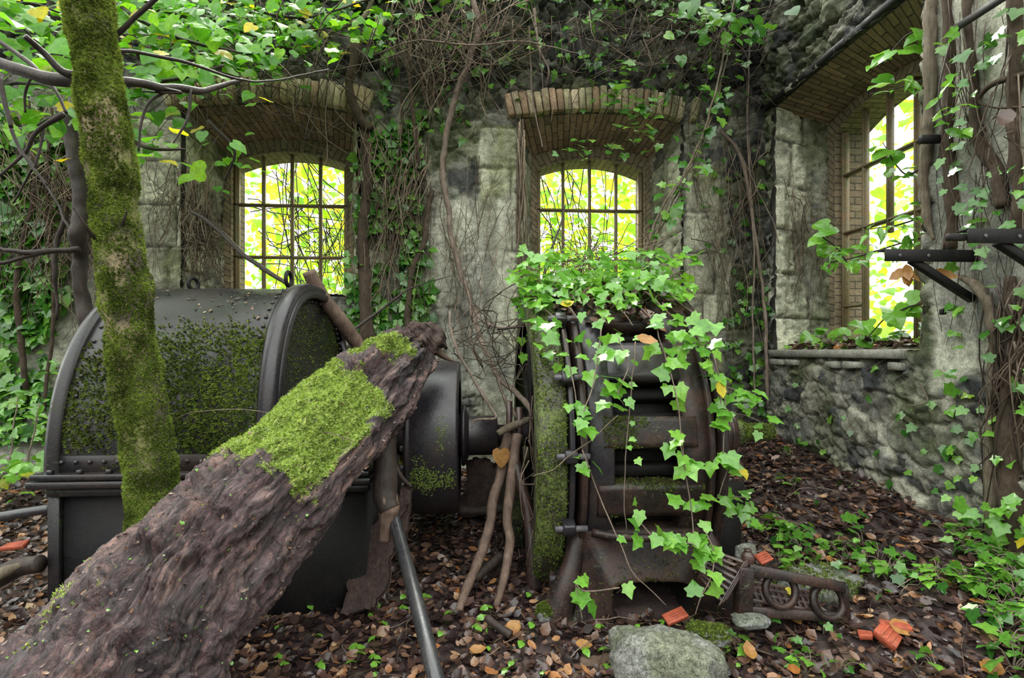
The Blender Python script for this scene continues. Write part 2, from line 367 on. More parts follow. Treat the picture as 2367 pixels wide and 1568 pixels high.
# ------------------------------------------------------------------ world and light
w = bpy.data.worlds.new('overcast_sky'); bpy.context.scene.world = w; w.use_nodes = True; nt = w.node_tree
bg = nt.nodes['Background']; tc = nd(nt, 'TexCoord'); sx = nd(nt, 'SeparateXYZ'); nt.links.new(tc.outputs['Generated'], sx.inputs[0])
def mr(src, a, b, c, d):
    n = nd(nt, 'MapRange', interpolation_type='SMOOTHSTEP'); nt.links.new(src, n.inputs[0])
    for i, v in enumerate((a, b, c, d)): n.inputs[i+1].default_value = v
    return n.outputs[0]
up = mr(sx.outputs[2], .0, .7, .16, 1.0); fr = mr(sx.outputs[1], .0, .5, 0.0, 1.0)
mx = nd(nt, 'Math', operation='MAXIMUM'); nt.links.new(up, mx.inputs[0]); nt.links.new(fr, mx.inputs[1])
gd = mr(sx.outputs[2], -.12, 0, .08, 1.0); ml = nd(nt, 'Math', operation='MULTIPLY'); nt.links.new(mx.outputs[0], ml.inputs[0]); nt.links.new(gd, ml.inputs[1])
st = nd(nt, 'Math', operation='MULTIPLY'); nt.links.new(ml.outputs[0], st.inputs[0]); st.inputs[1].default_value = 2.2
bg.inputs[0].default_value = (.96, 1.0, .95, 1); nt.links.new(st.outputs[0], bg.inputs[1])
sun = bpy.data.lights.new('sun', 'SUN'); sun.energy = 5.0; sun.angle = math.radians(35); sun.color = (1, .98, .9)
so = bpy.data.objects.new('sun', sun); C.objects.link(so); so.location = (2, 12, 12)
so.rotation_euler = Vector((.25, -1.0, -1.15)).to_track_quat('-Z', 'Y').to_euler()
vs = bpy.context.scene.view_settings; vs.view_transform = 'Standard'; vs.look = 'None'; vs.gamma = 1; vs.use_curve_mapping = False
vs.exposure = 0.8
cy = bpy.context.scene.cycles; cy.max_bounces = 6; cy.diffuse_bounces = 3; cy.glossy_bounces = 2; cy.transmission_bounces = 4; cy.sample_clamp_indirect = 4.0

# ------------------------------------------------------------------ masonry height/colour functions
def rubble(u, v, seed, cell=.24, dark=0.0):
    wu = u+.10*(fbm(p2(u, v), 4, 4, seed)-.5)*2; wv = v+.10*(fbm(p2(u, v), 4, 4, seed+4)-.5)*2
    f1, f2, cid = vor(wu/cell, wv/(cell*.72), seed); g1, g2, c2 = vor(wu/(cell*.45), wv/(cell*.36), seed+31)
    sm = cid < .4; e = np.where(sm, np.minimum(g2-g1, (f2-f1)*1.6), f2-f1); k = np.where(sm, c2, cid*1.43 % 1)
    n1 = fbm(p2(u, v), 9, 5, seed+2, .6); n2 = 1-np.abs(fbm(p2(u, v), 16, 4, seed+6)-.5)*2
    h = sst(.0, .16, e)*(.30+.5*k)+1.5*(n1-.5)+.45*(n2-.75)
    pal = np.array([(.075, .078, .076), (.20, .195, .165), (.17, .17, .15), (.24, .23, .185), (.22, .215, .18), (.30, .29, .23), (.055, .057, .06)])
    c = pal[(k*6.99).astype(int)]*(.55+.9*fbm(p2(u, v), 6, 5, seed+7))[:, None]
    c = mixc(c, (.15, .142, .11), 1-sst(.0, .10, e)); c = mixc(c, (.05, .048, .04), sst(.44, .34, n1)*.6)
    li = sst(.53, .66, fbm(p2(u, v), 9, 5, seed+12)); c = mixc(c, (.36, .36, .29), li*.55)
    mo = sst(.52, .68, fbm(p2(u, v), 2.2, 5, seed+13)); c = mixc(c, (.085, .11, .025), mo*.5)
    return h, c*(1-dark)
def ashlar(u, v, seed, row=.42, bw=.55):
    v2 = v+.03*(fbm(p2(u, v), 2.5, 3, seed)-.5); r = np.floor(v2/row).astype(np.int64); z = np.zeros_like(r)
    o = _h(r, z, z, seed); uu = (u+.03*(fbm(p2(u, v), 2.5, 3, seed+1)-.5))/bw+o*3; q = np.floor(uu).astype(np.int64)
    fu, fv = (uu-q)*bw, (v2/row-r)*row; e = np.minimum(np.minimum(fu, bw-fu), np.minimum(fv, row-fv)); k = _h(r, q, z, seed+2)
    pit = sst(.60, .72, fbm(p2(u, v), 26, 3, seed+5)); big = fbm(p2(u, v), 4, 4, seed+6)
    n3 = fbm(p2(u, v), 14, 4, seed+15); e = e+.03*(n3-.5); h = .75*sst(0, .035, e)-.4*pit+1.2*(big-.5)+.35*k+.8*(n3-.5)
    c = np.array([.55, .54, .41])*(.55+.6*k)[:, None]*(.45+1.1*fbm(p2(u, v), 7, 5, seed+7, .6))[:, None]
    c = mixc(c, (.20, .20, .165), pit*.5); c = mixc(c, (.075, .07, .055), 1-sst(0, .018, e)); br = sst(.58, .64, fbm(p2(u*.6, v*2.2), 2.6, 3, seed+18)); c = mixc(c, (.20, .185, .15), br*.6)
    st = fbm(np.stack([u*9, v*.8, u*0], 1), 1, 4, seed+8); c = mixc(c, (.15, .165, .09), sst(.5, .7, st)*.6)
    mo = sst(.5, .66, fbm(p2(u, v), 1.7, 5, seed+9)); c = mixc(c, (.20, .22, .075), mo*.5)
    return h, c
def plaster(u, v, seed):
    big = fbm(p2(u, v), 1.6, 4, seed); pit = sst(.62, .7, fbm(p2(u, v), 30, 3, seed+5))
    h = .5*(big-.5)-.1*pit
    c = np.array([.57, .56, .45])*(.6+.75*fbm(p2(u, v), 4, 5, seed+2))[:, None]  # greenish-yellow tint carries the warm-green light on the walls
    st = fbm(np.stack([u*7, v*.7, u*0], 1), 1, 4, seed+8); c = mixc(c, (.16, .165, .12), sst(.48, .7, st)*.65)
    c = mixc(c, (.16, .165, .16), sst(.5, .64, big)*.55); return h, c
def wav(u, v, seed, s=2.0, a=.25): return (fbm(p2(u, v), s, 4, seed)-.5)*2*a
WIN = [-2.02, 1.29]; YB, XR = 5.6, 3.05
def arch_z(x, w, zs, zc): return zs+(zc-zs)*(1-np.clip(np.abs(x)/w, 0, 1)**2)
def back_style(u, v):
    h, c = rubble(u, v, 3); h2, c2 = ashlar(u, v, 21); h3, c3 = plaster(u, v, 41)
    n1 = wav(u, v, 50, 2.5, .18)
    # dressed stone piers beside the openings
    pz = sst(0, .04, (-2.885+.02)-u)*sst(0, .06, u+n1*.6-(-3.75))*sst(0, .05, 3.84-v)
    pz = np.maximum(pz, sst(0, .04, .425-u)*sst(0, .05, u+n1-(.02+.0*v))*sst(0, .05, 3.82-v))
    pz = np.maximum(pz, sst(0, .04, u-2.155)*sst(0, .05, 2.62+n1*.7-u)*sst(0, .05, 3.45-v))
    pz = np.maximum(pz, sst(0, .04, u+1.155)*sst(0, .05, -.9+n1*.4-u)*sst(0, .05, 3.8-v))
    h = h*(1-pz)+h2*pz*.55; c = mixc(c, c2, pz)
    # lighter mortar / render remains low down between the windows and far left
    rz = sst(.0, .12, 3.05+n1*2-v)*sst(0, .1, u+.62+n1)*sst(0, .1, .44-u)
    lz = sst(0, .15, -3.6+n1*2-u)*sst(0, .2, 3.4+n1*2-v)
    r = np.maximum(rz, lz)*.85*sst(.36, .52, fbm(p2(u, v), 3, 4, 77)+.08)
    h = h*(1-.7*r)+h3*.5*r; c = mixc(c, c3*1.0, r)
    # darker masonry near the top and in the corner
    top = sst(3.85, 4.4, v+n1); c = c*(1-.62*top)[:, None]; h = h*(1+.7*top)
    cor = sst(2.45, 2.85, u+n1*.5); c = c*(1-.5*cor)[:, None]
    return h, c
def right_style(u, v):
    h, c = rubble(u, v, 103, .27); h3, c3 = plaster(u, v, 141); n1 = wav(u, v, 150, 2.2, .2)
    pz = sst(0, .06, 3.50+n1*.2-u)*sst(0, .12, v-1.25-n1*1.4)
    pz = np.maximum(pz, sst(0, .15, 4.2+n1*2-u)*sst(.0, .1, v-.75+n1*2)*sst(0, .1, 1.25+n1-v)*.8*sst(.4, .55, fbm(p2(u, v), 2.5, 4, 170)))
    h = h*(1-pz)+h3*pz*.5; c = mixc(c, c3, pz)
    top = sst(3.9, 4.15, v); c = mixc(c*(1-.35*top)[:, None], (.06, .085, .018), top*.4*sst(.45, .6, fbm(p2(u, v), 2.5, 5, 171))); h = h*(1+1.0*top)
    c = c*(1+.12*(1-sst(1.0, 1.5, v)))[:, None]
    return h, c
def wall_face(name, o, ud, nn, u0, u1, v0, v1, res, style, holes, amp, parent=None, topfn=None, label=None, cat='wall'):
    u = np.arange(u0, u1+res, res); v = np.arange(v0, v1+res, res); U, W = np.meshgrid(u, v, indexing='ij'); h, c = style(U.ravel(), W.ravel())
    o, ud, nn = (np.array(a, float) for a in (o, ud, nn))
    P = o+ud*U.ravel()[:, None]+np.array([0, 0, 1.0])*W.ravel()[:, None]+nn*(h*amp)[:, None]
    V, F = grid(P.reshape(len(u), len(v), 3))
    cu, cv = (u[:-1]+u[1:])/2, (v[:-1]+v[1:])/2; A, B = np.meshgrid(cu, cv, indexing='ij'); keep = np.ones(A.shape, bool)
    for fn in holes: keep &= ~fn(A, B)
    if topfn is not None: keep &= B < topfn(A)
    F = F[keep.ravel()]; used = np.unique(F); mp = -np.ones(len(V), int); mp[used] = np.arange(len(used))
    return struct(name, V[used], mp[F], M_wall, parent, label=label, cat=cat, col=c[used])
def hole_back(cx): return lambda x, z: (np.abs(x-cx) < .865) & (z > 2.05) & (z < arch_z(x-cx, .865, 3.86, 3.95))
topn = lambda a: 5.3+.18*(fbm(p2(a.ravel(), a.ravel()*0), 1.7, 3, 90).reshape(a.shape)-.5)*2
wb = wall_face('wall_back', (0, YB, 0), (1, 0, 0), (0, -1, 0), -6.2, 3.08, -.2, 5.6, .0165, back_style, [hole_back(x) for x in WIN], .05, topfn=topn, label='ruined stone back wall with two arched window openings')
core = []
xs = [-6.2, WIN[0]-.88, WIN[0]+.88, WIN[1]-.88, WIN[1]+.88, 3.7]
for a, b, op in zip(xs, xs[1:], (0, 1, 0, 1, 0)):
    if op: core += [box(a, b, YB+.06, YB+.8, -.2, 2.02), box(a, b, YB+.06, YB+.8, 3.97, 4.9)]
    else: core.append(box(a, b, YB+.06, YB+.8, -.2, 4.9))
part('masonry_core', *join(core), M_core, wb, smooth=False)
HR = (3.54, 5.44)
def hole_right(y, z): return (y > HR[0]) & (y < HR[1]) & (z > 1.5) & (z < 4.0)
wr = wall_face('wall_right', (XR, 0, 0), (0, 1, 0), (-1, 0, 0), 1.6, 5.62, -.1, 6.0, .0165, right_style, [hole_right], .055, label='rubble side wall with one tall window and iron brackets')
part('masonry_core', *join([box(XR+.06, XR+.8, 1.6, HR[0]-.03, -.2, 6), box(XR+.06, XR+.8, HR[1]+.03, 6.4, -.2, 6), box(XR+.06, XR+.8, HR[0]-.03, HR[1]+.03, -.2, 1.46), box(XR+.06, XR+.8, HR[0]-.03, HR[1]+.03, 4.05, 6)]), M_core, wr, smooth=False)

def prof(w, zb, zs, zc, nj=130, na=40):
    L = [(-w, zb+(zs-zb)*i/nj) for i in range(nj)]
    A = [(-w+2*w*i/na, float(arch_z(np.array(-w+2*w*i/na), w, zs, zc))) for i in range(na+1)]
    return np.array(L+A+[(-x, z) for x, z in reversed(L)]), nj, na
def strip(a, b, n, to3, d0, d1):
    t = np.linspace(0, 1, n)[:, None, None]; Q = a[None]*(1-t)+b[None]*t; D = np.broadcast_to(d0+(d1-d0)*t[..., 0], Q.shape[:2])
    return to3(Q[..., 0], Q[..., 1], D)
def opening(to3, wall, zsill, outer, mid, inner, seed, flat=False):
    """splayed recess: jambs, brick soffit, ring face, reveal, sill; to3(x, z, depth) -> points"""
    po, nj, na = prof(outer[0], zsill, outer[1], outer[2]); pm, _, _ = prof(mid[0], zsill, mid[1], mid[2]); pi_, _, _ = prof(inner[0], zsill, inner[1], inner[2])
    def L(P): return np.concatenate([[0], np.cumsum(np.linalg.norm(np.diff(P, axis=0), axis=1))])
    for sl in (slice(0, nj+1), slice(nj+na, None)):
        n = 30; P = strip(po[sl], pm[sl], n, to3, 0, .5); V, F = grid(P)
        zz = np.broadcast_to(po[sl][None, :, 1], P.shape[:2]).ravel(); dd = np.broadcast_to(np.linspace(0, .5, n)[:, None], P.shape[:2]).ravel()
        h, c = ashlar(dd+.23, zz, seed, .46, .38); h2, c2 = rubble(dd, zz, seed+3, .16); m = sst(0, .12, dd-.22+wav(dd, zz, seed, 3, .16))*.75
        c = mixc(c, c2*1.3, m); h = h*(1-m)+h2*m; sgn = 1 if sl.start == 0 else -1
        X = (to3(np.array([[1.0]]), np.array([[0.0]]), np.array([[0.0]]))-to3(np.array([[0.0]]), np.array([[0.0]]), np.array([[0.0]])))[0, 0]
        V = V+X[None]*(sgn*(h-.2)*.045)[:, None]
        part('jamb', V, F, M_wall, wall, col=c)
    sl = slice(nj, nj+na+1); n = 14; P = strip(po[sl], pm[sl], n, to3, 0, .5); V, F = grid(P); l = L(po[sl])
    uv = np.stack([np.broadcast_to(np.linspace(0, .5, n)[:, None], P.shape[:2]).ravel(), np.broadcast_to(l[None], P.shape[:2]).ravel()], 1)
    part('brick_soffit', V, F, M_soffit, wall, uv=uv)
    P = strip(pm, pi_, 5, to3, .5, .5); V, F = grid(P); l = L(pm)
    uv = np.stack([np.broadcast_to(np.linspace(0, .12, 5)[:, None], P.shape[:2]).ravel(), np.broadcast_to(l[None], P.shape[:2]).ravel()], 1)
    part('brick_surround', V, F, M_jamb, wall, uv=uv)
    P = strip(pi_, pi_, 8, to3, .5, .85); V, F = grid(P)
    uv = np.stack([np.broadcast_to(np.linspace(0, .35, 8)[:, None], P.shape[:2]).ravel(), np.broadcast_to(L(pi_)[None], P.shape[:2]).ravel()], 1)
    part('brick_reveal', V, F, M_jamb, wall, uv=uv)
    # stepped ring between surround and outer edge of the wall core, closes the light gap
    pq, _, _ = prof(outer[0]+.06, zsill-.1, outer[1]+.2, outer[2]+.2)
    P = strip(pi_, pq, 3, to3, .72, .72); V, F = grid(P); part('masonry_core', V, F, M_core, wall, smooth=False)
    a, b = np.linspace(-outer[0], outer[0], 60), np.linspace(-.03, .85, 26); A, B = np.meshgrid(a, b, indexing='ij')
    hh, cc = ashlar(A.ravel()+5, B.ravel(), seed+40, .6, 1.0); Z = zsill+.06*B+(hh.reshape(A.shape)-.3)*.03
    sc = 1-.2*np.clip(B, 0, .5)/.5; V, F = grid(to3(A*sc, Z, B)); part('sill', V, F, M_wall, wall, col=cc*.8)
def window(name, to3, zsill, inner, label, seed, broken=()):
    w, zs, zc = inner; root = thing(name, label, 'window', to3(np.array([[0.0]]), np.array([[zsill]]), np.array([[.6]]))[0, 0]); root['kind'] = 'structure'
    t = .016
    def bar(nm, x0, z0, x1, z1, tt=t):
        a = to3(np.array([[x0]]), np.array([[z0]]), np.array([[.6]]))[0, 0]; b = to3(np.array([[x1]]), np.array([[z1]]), np.array([[.6]]))[0, 0]
        d = b-a; e = to3(np.array([[0.0]]), np.array([[0.0]]), np.array([[1.0]]))[0, 0]-to3(np.array([[0.0]]), np.array([[0.0]]), np.array([[0.0]]))[0, 0]
        e = e/np.linalg.norm(e); n = unit(np.cross(d, e)); b1 = obox((a+b)/2, n*tt, e*.022, d/2); b2 = obox((a+b)/2-e*.02, n*tt*.45, e*.02, d/2)
        part(nm, *join([b1, b2]), M_bar, root, smooth=False)
    az = lambda x: float(arch_z(np.array(x), w, zs, zc))
    for s in (-1, 1): bar('frame_stile', s*(w-.02), zsill, s*(w-.02), az(s*w), .025)
    for k in (-1, 0, 1):
        if ('v', k) in broken: bar('mullion', k*w/2, zsill+(az(0)-zsill)*broken[('v', k)], k*w/2, az(k*w/2))
        else: bar('mullion', k*w/2, zsill, k*w/2, az(k*w/2))
    for i, zz in enumerate((zs-.43, zs-1.0)):
        bar('transom', -w, zz, w, zz)
    if 'short' in broken: bar('transom', -w, zsill+.42, -w/2, zsill+.42)
    return root
INN = (.61, 3.53, 3.66)
for i, cx in enumerate(WIN):
    f = lambda x, z, d, cx=cx: np.stack([cx+x, YB+d+0*x, z], -1)
    opening(f, wb, 2.05, (.865, 3.86, 3.95), (.70, 3.66, 3.80), INN, 200+i*20)
    window('window_%d' % (i+1), f, 2.07, INN, ('arched iron window frame behind the riveted casing', 'arched iron window frame above the ivy covered generator')[i], 0)
YC = (HR[0]+HR[1])/2
fr_ = lambda x, z, d: np.stack([XR+d+0*x, YC-x, z], -1)
YCI = 4.62
def fr2(x, z, d):   # the frame is set towards the far side of the recess
    k = np.clip(d/.5, 0, 1); return np.stack([XR+d+0*x, (YC-x)*(1-k)+(YCI-x)*k, z], -1)
opening(fr2, wr, 1.5, (.95, 3.985, 4.0), (.72, 3.78, 3.88), (.61, 3.66, 3.80), 260)
window('window_3', fr2, 1.52, (.61, 3.66, 3.80), 'tall iron window frame in the side wall', 0, {('v', 0): .45, 'short': 1})
# iron lintel plate over the side window
part('lintel_plate', *obox((XR-.03, YC, 4.03), (.035, 0, 0), (0, 1.02, 0), (0, 0, .03), .2), M_black, wr, smooth=False)
rng = np.random.default_rng(310)
Pl = obox((XR-.0, 4.56, 1.475), (.075, 0, 0), (0, .88, 0), (0, 0, .035), .25); L = [obox((XR-.02, y, 1.39+rng.uniform(-.01, .01)), (.05, 0, 0), (0, rng.uniform(.06, .12), 0), (0, 0, .028), .2) for y in (5.3, 5.05, 4.45, 4.2, 3.75)]
V, F = join([Pl]+L); V = V+(np.stack([fbm(V, 12, 3, 311+i) for i in range(3)], 1)-.5)*.02; part('sill_slab', V, F, M_vous, wr, smooth=False, col=np.array([.30, .29, .25])*np.ones((len(V), 1))*(.7+.6*fbm(V, 9, 3, 314))[:, None])
# brick arch rings
def voussoirs(cx, seed):
    rng = np.random.default_rng(seed); L = []; cl = []
    n = 27
    for k in range(n):
        x = -.97+1.94*(k+.5)/n; z = float(arch_z(np.array(x), .865, 3.87, 3.955)); sl = -2*.085*x/.865**2 if abs(x) < .865 else -.2*np.sign(x)
        tn = unit(np.array([1, 0, sl])); up_ = np.array([-tn[2], 0, tn[0]]); hh = .11+rng.uniform(-.012, .012)
        if rng.random() < .06: continue
        b = obox(np.array([cx+x, YB-.035+rng.uniform(-.012, .012), z])+up_*(hh+.0), tn*.031, (0, .08, 0), up_*hh, .18); L.append(b)
        base = np.array(((.46, .37, .23), (.38, .26, .17), (.33, .30, .18), (.52, .43, .29))[rng.integers(4)])*rng.uniform(.7, 1.1)
        cl.append(np.repeat(base[None], len(b[0]), 0))
    V, F = join(L); V = V+(np.stack([fbm(V, 14, 3, seed+i) for i in range(3)], 1)-.5)*.018
    part('brick_arch', V, F, M_vous, wb, smooth=False, col=np.concatenate(cl))
for i, cx in enumerate(WIN): voussoirs(cx, 300+i)

# ------------------------------------------------------------------ floor and outside ground
def gz(x, y):
    x = np.asarray(x, float); y = np.asarray(y, float); sh = x.shape; q = p2(x.ravel(), y.ravel())
    return (.11*np.maximum(0, y-2.6)+.33*sst(1.3, 3.0, x)*sst(1.6, 2.8, y)+((fbm(q, 1.6, 4, 60)-.5)*.12+(fbm(q, 9, 3, 61)-.5)*.04).reshape(sh))
gx, gy = np.arange(-5.2, 3.2, .03), np.arange(1.0, 5.72, .03); GX, GY = np.meshgrid(gx, gy, indexing='ij')
V, F = grid(np.stack([GX, GY, gz(GX, GY)], -1)); q = V
c = np.array([.05, .033, .032])*(.5+1.0*fbm(q, 5, 5, 63))[:, None]; c = mixc(c, (.10, .07, .055), sst(.5, .65, fbm(q, 12, 4, 64))*.6)
floor = struct('floor', V, F, M_floor, label='earth floor buried in wet leaf litter', cat='floor', col=c)
a = np.arange(-14, 14, .8); b = np.arange(6.5, 20, .8); A, B = np.meshgrid(a, b, indexing='ij')
V, F = grid(np.stack([A, B, .3+.25*fbm(p2(A.ravel(), B.ravel()), .5, 3, 66).reshape(A.shape)], -1))
V2, F2 = grid(np.stack([np.meshgrid(np.arange(3.9, 14, .8), np.arange(0, 6.8, .8), indexing='ij')[0], np.meshgrid(np.arange(3.9, 14, .8), np.arange(0, 6.8, .8), indexing='ij')[1], np.full((len(np.arange(3.9, 14, .8)), len(np.arange(0, 6.8, .8))), .4)], -1))
VV, FF = join([(V, F), (V2, F2)]); struct('ground_outside', VV, FF, M_floor, label='woodland ground beyond the walls', cat='ground', col=np.repeat(np.array([[.06, .09, .03]]), len(VV), 0))

def ghit(px, py, up=0.0):
    d = ray(px, py); t = np.arange(1.2, 6.5, .02); P = CAMP+t[:, None]*d; g = gz(P[:, 0], P[:, 1])+up; k = np.nonzero(P[:, 2] <= g)[0]
    i = k[0] if len(k) else len(t)-1; return P[i], t[i]
M_torn = mat_wood('torn_wood', [(.25, (.022, .015, .014)), (.5, (.075, .048, .042)), (.8, (.2, .13, .10))], 14, (1, 1, .5), .65, 1.0, .02)

# ------------------------------------------------------------------ riveted casing (left machine)
cas = thing('machine_casing', 'big riveted black iron casing with arched moss-grown hood on a box base', 'machine', (-1.6, 3.9, 0))
HYC, HA, HZ, HH, HX0, HX1 = 3.9, .86, .85, 1.07, -2.23, -1.13
def hoodp(th, dr=0.0, p=.77):
    c, s = math.cos(th), math.sin(th)
    return np.array([0, HYC-(HA+dr)*math.copysign(abs(c)**p, c), HZ+(HH+dr)*abs(s)**p])
ths = np.linspace(0, PI, 61); xs = np.linspace(HX0, HX1, 30); hp = lambda x: .77+.19*(HX1-x)/(HX1-HX0)
P = np.array([[hoodp(t, 0, hp(x))+np.array([x, 0, 0]) for t in ths] for x in xs]); HV, HF = grid(P)
HV = HV+(fbm(HV, 3, 3, 400)-.5)[:, None]*np.array([0, -.012, .012]); HF = HF[:, ::-1]
part('hood', HV, HF, M_casing, cas)
def endplate(x, nx):
    o = [hoodp(t, 0, hp(x)) for t in ths]; V = [np.array([x+nx*.0, HYC, HZ+.3])]; F = []
    R = 8
    for i in range(R):
        f = (i+1)/R; V += [np.array([x+nx*.05*(1-f*f), HYC+(q[1]-HYC)*f, HZ+(q[2]-HZ)*f]) for q in o]
    n = len(o); V[0] = np.array([x+nx*.05, HYC, HZ])
    for j in range(n-1): F.append((0, 1+j, 2+j) if nx < 0 else (0, 2+j, 1+j))
    for i in range(R-1):
        for j in range(n-1):
            a = 1+i*n+j; f = (a, a+1, a+n+1, a+n); F.append(f[::-1] if nx > 0 else f)
    return np.array(V), F
EV, EF = endplate(HX1, 1); part('end_plate', EV, EF, M_casing, cas)
EV0, EF0 = endplate(HX0, -1); part('end_plate', EV0, EF0, M_casing, cas)
def ringsweep(x, prof_, a0=0.0, a1=PI):
    t_ = np.linspace(a0, a1, 64); P = []
    for dx, dr in prof_: P.append([hoodp(t, dr, hp(x))+np.array([x+dx, 0, 0]) for t in t_])
    return grid(np.array(P))
b1 = ringsweep(HX1, [(-.055, 0), (-.05, .014), (-.03, .03), (0, .036), (.03, .03), (.048, .012), (.05, -.01), (.045, -.03)])
b2 = ringsweep(HX1, [(.05, -.012), (.062, -.02), (.066, -.04), (.058, -.06), (.045, -.065)])
part('rim_angle', b1[0], b1[1][:, ::-1], M_ironc, cas); part('rim_angle', b2[0], b2[1][:, ::-1], M_ironc, cas)
b3 = ringsweep(HX0, [(.05, 0), (.05, .02), (0, .025), (-.03, .01), (-.03, -.02)])
part('rim_angle', b3[0], b3[1], M_casing, cas)
def ball(c, r, squ=(1, 1, 1), seg=8):
    V, F = [], []; R = seg//2+1
    for i in range(R+1):
        ph = -PI/2+PI*i/R
        for j in range(seg): V.append(np.array(c)+r*np.array([math.cos(ph)*math.cos(2*PI*j/seg)*squ[0], math.cos(ph)*math.sin(2*PI*j/seg)*squ[1], math.sin(ph)*squ[2]]))
    for i in range(R):
        for j in range(seg): F.append((i*seg+j, i*seg+(j+1) % seg, (i+1)*seg+(j+1) % seg, (i+1)*seg+j))
    return np.array(V), F
for tl, dr, dx in ((np.linspace(.15, 1.95, 22), 0, HX1-.085), (np.linspace(.15, 2.5, 36), -.085, HX1+.022), (np.linspace(.15, 1.9, 17), 0, HX0+.09)):
    for t in tl: part('rivet', *ball(hoodp(t, dr, hp(dx))+np.array([dx, 0, 0]), .0125), M_ironc, cas)
for x in np.linspace(HX0+.06, HX1-.05, 15): part('rivet', *ball((x, HYC-HA-.008, HZ+.065), .013), M_ironc, cas)
# flange: bottom angle of the hood and two stacked plates
fl = [obox(((HX0+HX1)/2, HYC, HZ+.05), ((HX1-HX0)/2+.0, 0, 0), (0, HA+.008, 0), (0, 0, .05), .05),
      obox((-1.43, HYC, HZ-.004), (.86, 0, 0), (0, HA+.07, 0), (0, 0, .016), .25), obox((-1.43, HYC, HZ-.042), (.87, 0, 0), (0, HA+.08, 0), (0, 0, .018), .25)]
part('flange', *join(fl), M_iron, cas, smooth=False)
for x in np.linspace(-2.2, -.6, 12): part('flange_bolt', *obox((x, HYC-HA-.045, HZ+.022), (.013, 0, 0), (0, .013, 0), (0, 0, .012), .3), M_ironc, cas, smooth=False)
# base: front panel on a box
bs = [box(-2.24, -.60, HYC-HA+.02, HYC+HA-.02, -.12, HZ-.06)]
part('base', *join(bs), M_base, cas, smooth=False)
part('rib_rail', *join([obox((-1.405, HYC-HA+.0, HZ-.09), (.83, 0, 0), (0, .03, 0), (0, 0, .022), .2), obox((-2.21, HYC-HA+.005, .35), (.03, 0, 0), (0, .018, 0), (0, 0, .44), .2)]), M_casing, cas, smooth=False)
# curved access arch on the base, half overgrown
t_ = np.linspace(.2, 2.2, 24); V, F = tube([(-1.62-.36*math.cos(t), HYC-HA+.0, .02+.40*math.sin(t)) for t in t_], .024, 8, 1, sm=False); part('curved_handhole_rim', V, F, M_casing, cas)
def eyebolt(p, ax, r=.042):
    sh, _ = tube([np.array(p)-np.array([0, 0, .03]), np.array(p)+np.array([0, 0, .03])], [.022, .016], 8, 2), 0
    n = 18; c = np.array(p)+np.array([0, 0, .035+r]); ax = unit(np.array(ax, float)); e = np.array([0, 0, 1.0]); V, F = [], []
    for i in range(n):
        a = 2*PI*i/n; d = ax*math.cos(a)+e*math.sin(a); nn = np.cross(ax, e)
        for j in range(8):
            b = 2*PI*j/8; V.append(c+d*(r+.014*math.cos(b))+nn*.014*math.sin(b))
    for i in range(n):
        for j in range(8): F.append((i*8+j, ((i+1) % n)*8+j, ((i+1) % n)*8+(j+1) % 8, i*8+(j+1) % 8))
    return join([sh, (np.array(V), F)])
pe = at(447, 662, 4.05); part('lifting_eye', *eyebolt((pe[0], 4.05, HZ+HH-.02), (.35, 1, 0)), M_black, cas)
pe = at(667, 664, 3.95); part('lifting_eye', *eyebolt((pe[0], 3.95, HZ+HH+.0), (.05, 1, 0), .05), M_black, cas)
# moss on the hood
rng = np.random.default_rng(11)
def mh(P, N):
    f = fbm(P, 3.5, 5, 402); ang = P[:, 2]
    band = sst(1.68, 1.50, P[:, 2]+.35*(fbm(P, 2.2, 3, 405)-.5))
    thick = sst(-2.0, -1.3, P[:, 0])*.5+.5
    return sst(.38, .56, f+.10*thick-.02)*band*(P[:, 1] < HYC)*(.4+.6*thick)
P, N = sample(HV, HF, 44000, rng, mh); N = N*np.sign((N*(P-np.array([0, HYC, HZ]))*np.array([0, 1, 1])).sum(1))[:, None]; V, F, r = scatter(TUFT, P, N, np.array([[0, 0, 1.0]]).repeat(len(P), 0), rng.uniform(.008, .021, len(P)), rng, .4)
part('moss', V, F, M_mossd, cas, rnd=np.clip(r*.8+.5*(fbm(V, 5, 3, 403)-.35)+.15*sst(-1.8, -1.2, V[:, 0]), 0, 1))
P, N = sample(EV, EF, 6000, rng, lambda P, N: sst(.42, .60, fbm(P, 5, 4, 409)+.12*sst(3.9, 4.5, P[:, 1]))*(P[:, 1] > 3.1)*.9); N = N*np.sign(N[:, 0:1]); V, F, r = scatter(TUFT, P, N, np.array([[0, 0, 1.0]]).repeat(len(P), 0), rng.uniform(.006, .012, len(P)), rng, .3)
part('moss', V, F, M_mossd, cas, rnd=r)

# ------------------------------------------------------------------ flywheel with its shaft
AY, AZ = 3.92, .90
fw = thing('flywheel', 'smooth black iron flywheel drum on a short thick shaft, moss low on its rim', 'machine part', (-.28, AY, .36))
FX0, FX1, FR = -.45, -.115, .53
p_ = [(FX0, .40), (FX0, FR-.02), (FX0+.006, FR-.004), (FX0+.02, FR+.004), (FX0+.026, FR), (FX0+.03, FR-.004), (FX0+.045, FR), ((FX0+FX1)/2, FR+.006), (FX1-.02, FR), (FX1-.004, FR-.004), (FX1, FR-.012), (FX1, .40)]
RV, RF = lathe_x(p_, AY, AZ, 96); part('rim', RV, RF, M_ironc, fw)
part('web_disc', *lathe_x([(FX0+.05, .0), (FX0+.05, .42), (FX1-.03, .42), (FX1-.03, .0)], AY, AZ, 48), M_dark, fw)
part('hub', *lathe_x([(-.545, .0), (-.545, .13), (-.40, .15), (-.1, .15), (-.1, .21), (-.085, .215), (-.07, .2), (-.06, .17), (-.05, .145)], AY, AZ, 40), M_ironc, fw)
